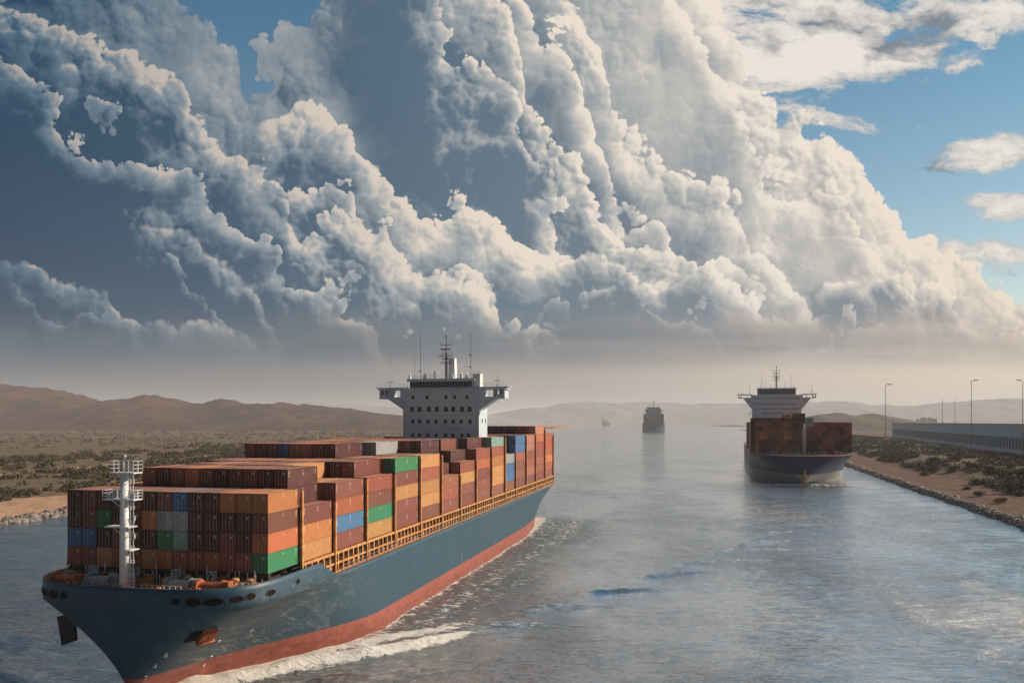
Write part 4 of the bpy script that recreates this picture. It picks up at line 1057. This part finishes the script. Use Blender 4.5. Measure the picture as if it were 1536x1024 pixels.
# dark core so that nothing shines through between the boxes the camera never sees: the holds' cell guides
def box_mass(name, items, parent=None, label=None, cat=None, group=None, rz=0.0, loc=(0, 0, 0), kind='stuff'):
    """many far boxes in one mesh, colours by material slot"""
    keys = list(COL); mats_ = [mat('paint_' + k, COL[k], 0.65, 0, 0.25, 0.4, 0.3) for k in keys]
    mb = MB()
    for x, y0, z, w, ln, h, c in items:
        mb.box(x - w / 2, x + w / 2, y0, y0 + ln, z, z + h - .06, keys.index(c))
        for k in (-.28, .28): mb.box(x + k * w - .03, x + k * w + .03, y0 - .05, y0 - .005, z + .1, z + h - .2, keys.index('maroon'))
    o = mb.build(name, mats_, parent, loc=loc, rz=rz)
    if label: tag(o, label, cat, group, kind)
    return o
# the boxes underneath and behind, which only close the stacks
inner = []
for b in range(15):
    for r in range(13):
        for t in range(T[b][r]):
            if not any(q[1] == b and q[2] == r and q[3] == t for q in individual):
                inner.append((15.0 - r * CP, BAYS[b] + .15, BASE + t * TIER, CW, BAYS[b + 1] - BAYS[b] - 1.6, TIER, palette(b, r, t, True)))
box_mass('shipping_containers', inner, None, 'remaining mixed brown and red containers packed inside and behind the nearest ship\'s stacks', 'containers', None, -SA, S1C)

# lashing bridges and pedestals: orange posts in the gaps, open orange framing below the boxes
for b in range(15):
    lb = MB(); y1 = BAYS[b + 1]; y0 = BAYS[b]
    yg = y1 - 1.05
    hgt = BASE + TIER * max(T[b][0] - .15, 2)
    lb.box(16.35, 16.75, yg, yg + .38, ZD, hgt, 0); lb.box(16.0, 16.34, yg + .5, yg + .8, ZD, hgt - 1.0, 1)
    lb.box(-16.75, -16.35, yg, yg + .38, ZD, hgt, 0)
    for k in range(1, T[b][0]): lb.box(-16.3, 16.33, yg + .05, yg + .3, BASE + TIER * k - .15, BASE + TIER * k + .05, 1)
    if b > 0 or True:
        ys = y0 + (0.2 if b else 12.0)
        if b > 0:
            lb.box(16.2, 16.6, y0 - .6, yg, BASE - .50, BASE - .12, 0); lb.box(16.25, 16.55, y0 - .6, yg, 14.55, 14.85, 0); lb.box(16.2, 16.6, y0 - .6, yg, ZD, ZD + .25, 0)
            n = max(4, int((yg - y0) / 1.9))
            for i in range(n):
                yy = y0 + .2 + (yg - y0) * i / n
                lb.box(16.22, 16.58, yy, yy + .34, ZD, BASE - .4, 0)
                if rng.random() < .55: lb.box(16.0, 16.5, yy + .4, yy + .4 + rng.uniform(.4, 1.0), ZD + .2, ZD + rng.uniform(.8, 1.7), rng.choice([0, 1, 2]))
                if rng.random() < .5: lb.tube((16.5, yy + .3, ZD + .3), (16.3, yy + 1.6, 14.7), .08, 4, 0)
            lb.box(-16.6, -16.2, y0 - .6, yg, BASE - .5, BASE - .12, 0)
            lb.box(14.2, 14.6, y0 - .3, yg, ZD, BASE - .13, 1)      # hatch coaming behind
    lb.build('lashing_bridge', [M_ORANGE, M_DKSTEEL, M_RUSTORANGE], ship)
hc = MB(); hc.box(-14.1, 14.1, 1.2, 215.0, ZD, BASE - .14); hc.build('hatch_cover', M_DKSTEEL, ship)
rr = MB(); pts = [(half1(L + 9.6, 1.0, L) - .25, L, ZD) for L in (22, 40, 80, 120, 160, 180, 200, 216)]
for s in (1, -1): rr.rail([(s * a, b, c) for a, b, c in pts], 1.0, .03, 2.5, 2)
rr.build('deck_railing', M_GREY, ship)
# ---- second ship, ahead on the right
A2 = math.atan((1095 - 768) / 1240)
S2 = Vector((173.0, 489.0, 0))
ship2 = empty('container_ship', S2, -A2)
tag(ship2, 'big container ship with navy bow over white lower hull, coming on beside the right bank', 'container ship', 'container ships in the canal')
M_H2 = hull_mat('navy_hull_paint', (.004, .018, .085), (.27, .26, .26), 6.2)
B2 = 30.3; ZD2 = 17.3
h2, half2 = make_hull(ship2, B2, ZD2, 0.0, -4.0, 330.0, 75.0, 34.0, 2.6, M_H2, M_DECKRED, bul=None, p_flare=0.95, taper0=250.0)
nb = MB()
nb.tube((0, -.55, -1), (0, -.75, 4.0), 1.2, 10); nb.tube((0, -.75, 4.0), (0, -2.0, 9.0), 1.2, 10, r2=.5)
nb.build('stem_bar', M_ORANGE, ship2)
wb = MB()
for i in range(70):
    t = i / 69; a = 1 + 24 * t
    for s in (-1, 1): wb.ball((s * a, -1.5 - 1.0 * math.sin(3 * t) + rng.uniform(-.6, .6), rng.uniform(-.3, .1)), rng.uniform(.5, 1.1) * (1.9 - t), 0, 6, .5)
o = wb.build('bow_wave', mat('foam_white', (.75, .76, .76), .8), smooth=True, loc=S2, rz=-A2); tag(o, 'white foam curling at the stem of the navy and white ship', 'bow wave', kind='stuff')
TT = [7, 7, 7, 7, 7, 7, 7, 7, 7, 8, 8, 9, 9, 9, 8, 8, 8, 8, 8, 8, 8, 8, 8, 8]     # from the right
y2 = 24.0; base2 = 17.9; items = []; left = 10
n2 = 0; blk2 = {}
for r in range(24):
    x = 28.6 - r * CP
    nt_ = TT[r]
    for t in range(nt_):
        right = r < 9
        key = (r // 2, (t + (r // 2) % 3) // 2)
        if key not in blk2: blk2[key] = rng.choices(['maroon', 'brown', 'rust', 'orange', 'red'], [3.5, 6, 6 if not right else 3.5, 0.5 if right else 4.5, .8])[0]
        c = blk2[key] if rng.random() < .85 else 'maroon'
        if r in (9, 10) and t > 5: c = 'grey'
        if 11 <= r <= 13 and t > 5: c = rng.choice(['rust', 'maroon'])
        if r < 9 and t == nt_ - 1: c = 'red'
        if r == 23: c = 'maroon'
        items.append((x, y2 + (3 if r in (0, 23) else 0), base2 + t * TIER, CW, 12.0, TIER, c))
    for bb in range(1, 9):        # bays behind, top boxes only
        if 4 <= bb <= 4: continue
        items.append((x, y2 + bb * 14.0 + (30 if bb > 4 else 0), base2, CW, 12.0, TIER * (nt_ - (1 if r % 3 else 0)), rng.choice(['maroon', 'rust', 'brown', 'orange'])))
# the boxes that show largest there stay things of their own
items2 = []
for it in items:
    if left and it[5] == TIER and it[2] > base2 + TIER * 7.5:
        left -= 1; x, y, z, w, ln, h, c = it
        p = S2 + Vector((x * math.cos(A2) + y * math.sin(A2), -x * math.sin(A2) + y * math.cos(A2), z)); n2 += 1
        tw = ['left', 'middle', 'right']
        lab = f"{COLNAME[c]} container, on top of the tallest block on the navy ship, " + (['rightmost', 'centre', 'leftmost'][n2 - 1] if n2 < 4 else f"row {n2}")
        container(12.0, p, -A2, c, lab, 'containers stacked on the navy ship', doors=False)
    else: items2.append(it)
box_mass('shipping_containers', items2, None, 'wall of dark maroon, rust and orange containers across the bow of the navy and white ship', 'containers', None, -A2, S2)
cl = MB(); cl.tube((1.5, 20, ZD2), (1.5, 20, 36), .5, 8); lattice(cl, 1.5, 20, ZD2, 33, .9, 12, .13); cl.build('foremast', M_MASTW, ship2)
r2 = MB(); r2.rail([(half2(max(.01, L + 4), 1, L) * s, L, ZD2) for s in (1,) for L in (18, 8, 2, -1.5, -3.4)] + [(-half2(max(.01, L + 4), 1, L), L, ZD2) for L in (-3.4, -1.5, 2, 8, 18)], 1.6, .10, 3, 2)
for i in range(30):
    x = rng.uniform(-22, 22); r2.box(x, x + rng.uniform(.4, 2), 16 + rng.uniform(0, 5), 22, ZD2, ZD2 + rng.uniform(.5, 2.6))
r2.build('forecastle_railing', M_GREY, ship2)
M_SUP2 = mat('pale_blue_superstructure_paint', (.66, .80, .90), 0.5, 0, 0.06, 0.2)
yb = 195.0
h2s, zt2 = superstructure(ship2, -5.5, yb, 38.5, 14.0, ZD2, 60.0, 31.0, M_SUP2, [], wh=(5.6, .78), detail=1, bracket=14.0, strips=(56.6, 52.0, 48.0, 44.2))
radar_mast(h2s, -5.5, yb + 5, zt2, 18.0, M_ANT, 1.6)
for x, h in ((-27, 9), (-17, 13), (-14, 5), (-10, 4), (1, 6), (6, 12), (-18, 4), (8, 4), (22, 9)): whip(h2s, x, yb + 4, zt2 if -20 < x < 10 else 60.0, h, M_ANT, .14)
g2 = MB(); g2.box(-24.5, -20, yb - 8, yb - 2, ZD2, 42.5); g2.rail([(-27, yb - 8, 42.5), (-19, yb - 8, 42.5)], 3, .2, 2, 2); g2.build('lifeboat_davit', M_WHITE, ship2)

# ---- third ship, small in the haze
S3 = Vector(((980.5 - 768) / 1240 * 2900, 2900, 0)); A3 = math.atan((975 - 768) / 1240)
ship3 = empty('container_ship', S3, -A3)
tag(ship3, 'distant dark blue cargo ship seen bow on in mid canal, grey in the haze', 'container ship', 'container ships in the canal')
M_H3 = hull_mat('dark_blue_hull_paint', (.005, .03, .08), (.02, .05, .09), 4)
h3, half3 = make_hull(ship3, 40.0, 31.0, 0.0, -8.0, 420.0, 60.0, 36.0, 3.0, M_H3, M_DECKRED, p_flare=0.8, taper0=320.0)
it3 = []
for r in range(12):
    for k in range(3):
        it3.append((-33 + r * 6.0, 40 + k * 60, 31.0, 5.8, 55, 28 + (6 if r in (0, 1, 10, 11) else -10 + rng.uniform(0, 3)), rng.choice(['maroon', 'maroon', 'maroon', 'blue', 'brown'])))
box_mass('shipping_containers', it3, None, 'grey brown blocks of containers on the distant dark blue ship', 'containers', None, -A3, S3)
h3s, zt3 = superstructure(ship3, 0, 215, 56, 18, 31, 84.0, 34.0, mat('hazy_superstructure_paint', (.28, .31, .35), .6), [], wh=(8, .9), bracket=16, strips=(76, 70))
radar_mast(h3s, 0, 220, zt3, 32, M_ANT, 2.6)
for x in (-18, -12, 14, 20): whip(h3s, x, 220, zt3, 10, M_ANT, .5)
# ---- fourth ship, at the vanishing left bank
S4 = Vector(((903 - 768) / 1240 * 7600, 7600, 0)); A4 = R(60)
ship4 = empty('cargo_ship', S4, -A4)
tag(ship4, 'tiny pale cargo ship far off where the left bank ends', 'cargo ship')
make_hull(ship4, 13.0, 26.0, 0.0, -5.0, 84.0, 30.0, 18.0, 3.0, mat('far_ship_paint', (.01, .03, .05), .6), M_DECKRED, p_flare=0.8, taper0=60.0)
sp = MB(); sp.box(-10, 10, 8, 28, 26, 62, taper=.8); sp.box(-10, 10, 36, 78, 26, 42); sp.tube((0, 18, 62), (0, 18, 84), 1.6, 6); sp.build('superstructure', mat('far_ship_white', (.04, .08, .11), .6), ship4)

# ---------------------------------------------------------------- right bank: warehouse, fence, lamps
WA, WB = Vector((804.0, 1750.0)), Vector((418.0, 600.0))
wd = (WB - WA); WL = wd.length; wd.normalize(); wrz = math.atan2(wd.y, wd.x)      # local x runs from the far end to the near end
wh = empty('warehouse', (WA.x, WA.y, 4.0), wrz); tag(wh, 'long low blue grey building with a row of dark bays behind the fence', 'warehouse')
# local y: + is away to the right of travel? the canal side is local -y
z = lambda v: v - 4.0
wl_ = MB(); wl_.box(0, WL, 0.6, 60, 18.0, 30.5); wl_.build('wall', M_TEALSHEET, wh)
pb = MB(); pb.box(0, WL, 0.4, 60, -1, 6.5); pb.build('plinth_wall', M_CONCRETE, wh)
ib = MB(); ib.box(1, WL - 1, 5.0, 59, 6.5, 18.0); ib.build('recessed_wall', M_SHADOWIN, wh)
rb = MB(); rb.box(-1.5, WL + 1.5, -1.0, 61, 30.5, 31.6); rb.build('roof', M_SANDROOF, wh)
npil = 96; src = None
for i in range(npil):
    x = 4 + (WL - 10) * i / (npil - 1)
    if src is None:
        pm = MB(); pm.box(-1.6, 1.6, 0.8, 2.6, 6.5, 18.0); pm.box(-.9, .9, 2.61, 5.0, 6.5, 18.0); src = pm.build('pillar', M_TEALSHEET, wh); src.location = (x, 0, 0)
    else:
        c = src.copy(); scene.collection.objects.link(c); c.parent = wh; c.location = (x, 0, 0)
# perimeter fence nearer the canal
fo = empty('perimeter_fence', (WA.x - 34, WA.y - 120, 4.0), wrz); tag(fo, 'pale grey picket fence running in front of the long blue grey building', 'fence')
fb = MB(); FL = WL - 180
fb.box(0, FL, -.15, .15, -1.5, 1.6); fb.build('kerb_wall', M_CONCRETE, fo)
fp = MB()
k = 0.0
while k < FL:
    fp.box(k, k + .28, -.08, .08, 1.6, 9.2); k += 1.5 if k < FL * .5 else 1.0
for zz in (3.4, 6.0, 8.6): fp.box(0, FL, .09, .2, zz, zz + .18)
fp.build('pickets', mat('pale_fence_steel', (.55, .60, .64), .5), fo)
def lamp(px, ytop, ybase, D, arm, label, r=.42, double=False):
    k = D / 1240; X = (px - 768) * k; zb = CAM_H - (ybase - 632) * k; zt = CAM_H - (ytop - 632) * k
    root = empty('street_lamp', (X, D, zb)); tag(root, label, 'street lamp', 'tall lamps along the right bank')
    h = zt - zb; m = MB(); m.tube((0, 0, 0), (0, 0, h), r * 1.5 * k, 8, r2=r * .9 * k); m.box(-1.2 * k, 1.2 * k, -1.2 * k, 1.2 * k, -4, 1.5 * k)
    m.build('pole', M_POLE, root)
    if arm:
        a = MB(); a.tube((0, 0, h - .2 * k), (arm * k * .6, 0, h + .6 * k), r * .8 * k, 6); a.build('arm', M_POLE, root)
        hd = MB(); x0, x1 = sorted((arm * k * .35, arm * k)); hd.box(x0, x1, -1.2 * k, 1.2 * k, h + .2 * k, h + 1.5 * k, taper=.85); hd.build('lamp_head', mat('dark_lamp_head', (.12, .11, .10), .5), root)
    return root
lamp(1328, 577, 656, 1600, 9, 'lamp with one arm at the left end of the long building')
lamp(1457, 571, 679, 860, 10, 'tallest lamp, in front of the middle of the long building')
lamp(1534, 571, 686, 740, -9, 'lamp by the right edge of the photo, head pointing left')
lamp(1413.5, 598, 634, 3000, 0, 'thin far mast behind the building, left one of two', .3)
lamp(1432.5, 596, 635, 3000, 0, 'thin far mast behind the building, right one of two', .3)
# far plant on the horizon
fk = 5500 / 1240
ind = empty('refinery', ((1392 - 768) * fk, 5500, 3)); tag(ind, 'hazy cluster of towers on the horizon above the long building', 'industrial plant')
im = MB()
for i in range(13):
    x = (-11 + 22 * i / 12) * fk + rng.uniform(-3, 3); im.box(x - 6, x + 6, -10, 20, 0, (9 + rng.uniform(0, 5)) * fk)
im.build('tower_block', mat('far_plant', (.12, .13, .15), .8), ind)
im = MB(); im.tube((-16 * fk, 0, 0), (-16 * fk, 0, 13 * fk), 1.3 * fk, 8); im.build('chimney', mat('far_plant', (.12, .13, .15), .8), ind)
fb2 = empty('farm_building', ((371 - 768) * 2.5, 3100, 3)); tag(fb2, 'small dark shed far out on the left plain below the hills', 'shed')
q = MB(); q.box(-14, 14, -5, 5, 0, 10); q.build('wall', mat('shed_wall', (.10, .13, .17), .8), fb2); q = MB(); q.prism([(-15, 10), (15, 10), (0, 14)], -6, 6); q.build('roof', mat('shed_roof', (.14, .12, .12), .8), fb2)

# ---------------------------------------------------------------- stones along the water, scrub
ico_v = np.array([(0, 0, 1), (.894, 0, .447), (.276, .851, .447), (-.724, .526, .447), (-.724, -.526, .447), (.276, -.851, .447), (.724, .526, -.447), (-.276, .851, -.447), (-.894, 0, -.447), (-.276, -.851, -.447), (.724, -.526, -.447), (0, 0, -1)])
ico_f = np.array([(0, 1, 2), (0, 2, 3), (0, 3, 4), (0, 4, 5), (0, 5, 1), (1, 6, 2), (2, 7, 3), (3, 8, 4), (4, 9, 5), (5, 10, 1), (6, 7, 2), (7, 8, 3), (8, 9, 4), (9, 10, 5), (10, 6, 1), (11, 7, 6), (11, 8, 7), (11, 9, 8), (11, 10, 9), (11, 6, 10)])
def stones(side, n, y0, y1, label, size):
    u = nrg.rand(n) ** 1.6; Y = y0 + (y1 - y0) * u; w = nrg.randn(n) * 1.5 + 1.2
    w = np.clip(w, -1.8, 7)
    jag = (fbm(Y * 0.05, Y * 0 + 3.3, 4, 40 if side < 0 else 41) - 0.5) * 5.0
    X = (XL(Y) if side < 0 else XR(Y)) + side * (w + jag)
    Z = (z_left if side < 0 else z_right)(w, Y) + .15
    s = size * (0.45 + nrg.rand(n) ** 2 * 1.2) * (1 + (Y - y0) / (y1 - y0) * 1.5)
    V = ico_v[None] * (0.75 + 0.5 * nrg.rand(n, 12, 1)) * s[:, None, None] * np.array([1.2, 1.0, .75])[None, None] + np.stack([X, Y, Z], -1)[:, None]
    F = ico_f[None] + (np.arange(n) * 12)[:, None, None]
    o = tri_soup('shore_rocks', V.reshape(-1, 3), F.reshape(-1, 3), mat('grey_shore_rock', (.17, .15, .135), .9, 0, .7, .5))
    tag(o, label, 'rocks', kind='stuff')
stones(-1, 2200, 235, 560, 'grey boulders lining the water edge of the left bank', .75)
stones(1, 4200, 262, 1000, 'grey riprap stones lining the water edge of the right bank', .62)
M_LEAF = bpy.data.materials.new('scrub_leaf'); M_LEAF.use_nodes = True
nt = M_LEAF.node_tree; b_ = nt.nodes['Principled BSDF']; ge = nt.nodes.new('ShaderNodeNewGeometry'); P_ = S(nt, ge.outputs['Position'])
ri = S(nt, ge.outputs['Random Per Island'])
put(nt, b_.inputs['Base Color'], mixc(nt, ri * 0.6 + noise(nt, P_, .08, 3, .6).smooth(.35, .65) * .4, (.048, .045, .025), (.130, .100, .058)))
b_.inputs['Roughness'].default_value = .8; b_.inputs['Specular IOR Level'].default_value = .15
def leaves(cx, cy, cz, r, h, n, size):
    """n little leaf quads spread over lumpy domes; arrays of clump centres"""
    k = len(cx)
    th = nrg.rand(k, n) * 2 * np.pi; ph = np.arccos(nrg.rand(k, n) ** .7); rr = .55 + .5 * nrg.rand(k, n)
    lump = 1 + .35 * np.sin(th * 3 + nrg.rand(k, 1) * 6) * np.sin(ph * 2)
    x = cx[:, None] + r[:, None] * rr * lump * np.sin(ph) * np.cos(th); y = cy[:, None] + r[:, None] * rr * lump * np.sin(ph) * np.sin(th)
    z = cz[:, None] + h[:, None] * rr * lump * np.cos(ph)
    C = np.stack([x, y, z], -1).reshape(-1, 3); m = len(C)
    a = nrg.randn(m, 3); a /= np.linalg.norm(a, axis=1)[:, None]; b = np.cross(a, nrg.randn(m, 3)); b /= np.linalg.norm(b, axis=1)[:, None]
    s = (np.repeat(size, n) * (.6 + .8 * nrg.rand(m)))[:, None]
    V = np.stack([C - a * s, C - b * s * .5, C + a * s, C + b * s * .5], 1)
    F = np.arange(m * 4).reshape(m, 4)
    return V.reshape(-1, 3), F
def scrub_mass(side, n, y0, y1, w0, w1, rad, nl, label, seed, dens=.5):
    u = nrg.rand(n); Y = y0 * (y1 / y0) ** u; w = w0 + (w1 - w0) * nrg.rand(n) ** 1.5
    keep = fbm(w * .03, Y * .02, 3, seed) > dens; Y, w = Y[keep], w[keep]; n = len(Y)
    if side < 0:
        tr = np.abs(w - 150 - 14 * np.sin(Y * 0.004)) > 9; Y, w = Y[tr], w[tr]; n = len(Y)
    X = (XL(Y) if side < 0 else XR(Y)) + side * w
    Z = (z_left if side < 0 else z_right)(w, Y); Z = Z * sstep(w, 400, 250) + 4.0 * (1 - sstep(w, 400, 250))
    s = rad * (.5 + nrg.rand(n)) * (Y / y0) ** .35
    V, F = leaves(X, Y, Z - .1, s * 1.2, s * 1.0, nl, s * .26)
    o = tri_soup('desert_scrub', V, F, M_LEAF); tag(o, label, 'scrub', kind='stuff')
scrub_mass(-1, 5200, 270, 1100, 30, 330, 1.9, 46, 'low olive green desert scrub spread over the plain behind the left bank', 60, .42)
scrub_mass(-1, 6000, 1000, 4200, 30, 1500, 3.4, 12, 'far thin scrub on the left plain towards the hills', 61, .45)
scrub_mass(1, 4200, 300, 1700, 30, 150, 1.7, 40, 'low dry scrub tufts over the dunes of the right bank', 62, .45)
# shrubs one can tell apart on the right bank: built in three forms, then copied
def shrub_proto(seed):
    n = 9; a = nrg.rand(n) * 6.28; d = nrg.rand(n) ** .5 * .75
    V, F = leaves(np.cos(a) * d, np.sin(a) * d * .9, .1 + nrg.rand(n) * .25, .38 + .25 * nrg.rand(n), .42 + .30 * nrg.rand(n), 170, np.full(n, .060))
    root = empty('shrub')
    tri_soup('foliage', V, F, M_LEAF, root)
    st = MB()
    for i in range(7): t = rng.uniform(0, 6.28); st.tube((0, 0, -.1), (math.cos(t) * .5, math.sin(t) * .5, .5), .03, 4, r2=.012)
    st.build('stem', mat('dry_twig', (.12, .085, .06), .9), root)
    return root
protos = [shrub_proto(i) for i in range(3)]
SH = [(1497, 714, 6.6, 'widest dark green shrub on the right dune, right of the sandy gully'), (1402, 692, 5.2, 'dark green shrub at the left end of the dune thicket'), (1436, 688, 4.6, 'dark shrub on the dune crest in front of the tallest lamp'),
      (1428, 706, 4.6, 'olive shrub low on the dune left of the sandy gully'), (1462, 700, 3.6, 'olive shrub beside the top of the sandy gully'), (1345, 687, 4.0, 'shrub on the near dune left of the sandy gully, fourth from the ship'),
      (1318, 680, 4.0, 'shrub on the dune behind the ship bow, second from the ship'), (1296, 676, 3.8, 'shrub on the dune nearest the navy ship'), (1368, 684, 3.6, 'rounded shrub on the dune crest before the building left end'),
      (1527, 735, 5.0, 'shrub at the right edge of the photo low on the dune'), (1533, 712, 4.8, 'shrub at the right edge of the photo high on the dune'), (1470, 742, 2.4, 'small dark shrub on the lower sand edge, left of two'), (1500, 752, 2.2, 'small dark shrub on the lower sand edge, right of two'),
      (1450, 733, 2.0, 'low shrub at the foot of the sandy gully'), (1385, 712, 2.6, 'low shrub at the foot of the dune thicket'), (1515, 700, 3.4, 'pale shrub behind the widest dark green shrub')]
for i, (px, py, s, lab) in enumerate(SH):
    # walk down the line of sight to the dune
    D = 280.0
    while D < 1500:
        X = (px - 768) / 1240 * D; zz = CAM_H - (py + s * .6 - 632) * D / 1240; w = X - float(XR(D))
        if w > 0 and float(z_right(np.array(w), np.array(D))) >= zz: break
        D += 2.0
    p = protos[i] if i < 3 else copy_tree(protos[i % 3])
    p.location = (X, D, zz - .3); p.scale = (s * 1.3, s * 1.2, s * 1.25); p.rotation_euler = (0, 0, i * 1.3)
    tag(p, lab, 'shrub', 'shrubs on the right dunes')

# ---------------------------------------------------------------- haze
hz = bpy.data.materials.new('dusty_air'); hz.use_nodes = True; nt = hz.node_tree
for n in list(nt.nodes): nt.nodes.remove(n)
pv = nt.nodes.new('ShaderNodeVolumePrincipled'); pv.inputs['Color'].default_value = (.88, .94, 1.0, 1); pv.inputs['Density'].default_value = 0.72e-4; pv.inputs['Anisotropy'].default_value = 0.0
ov = nt.nodes.new('ShaderNodeOutputMaterial'); nt.links.new(pv.outputs[0], ov.inputs['Volume'])
hb = MB(); hb.box(-50000, 60000, -5000, 45000, -3.2, 345); ho = hb.build('haze', hz); tag(ho, kind='stuff')
ho['label'] = 'pale dusty haze over the whole canal and plain'; ho['category'] = 'haze'
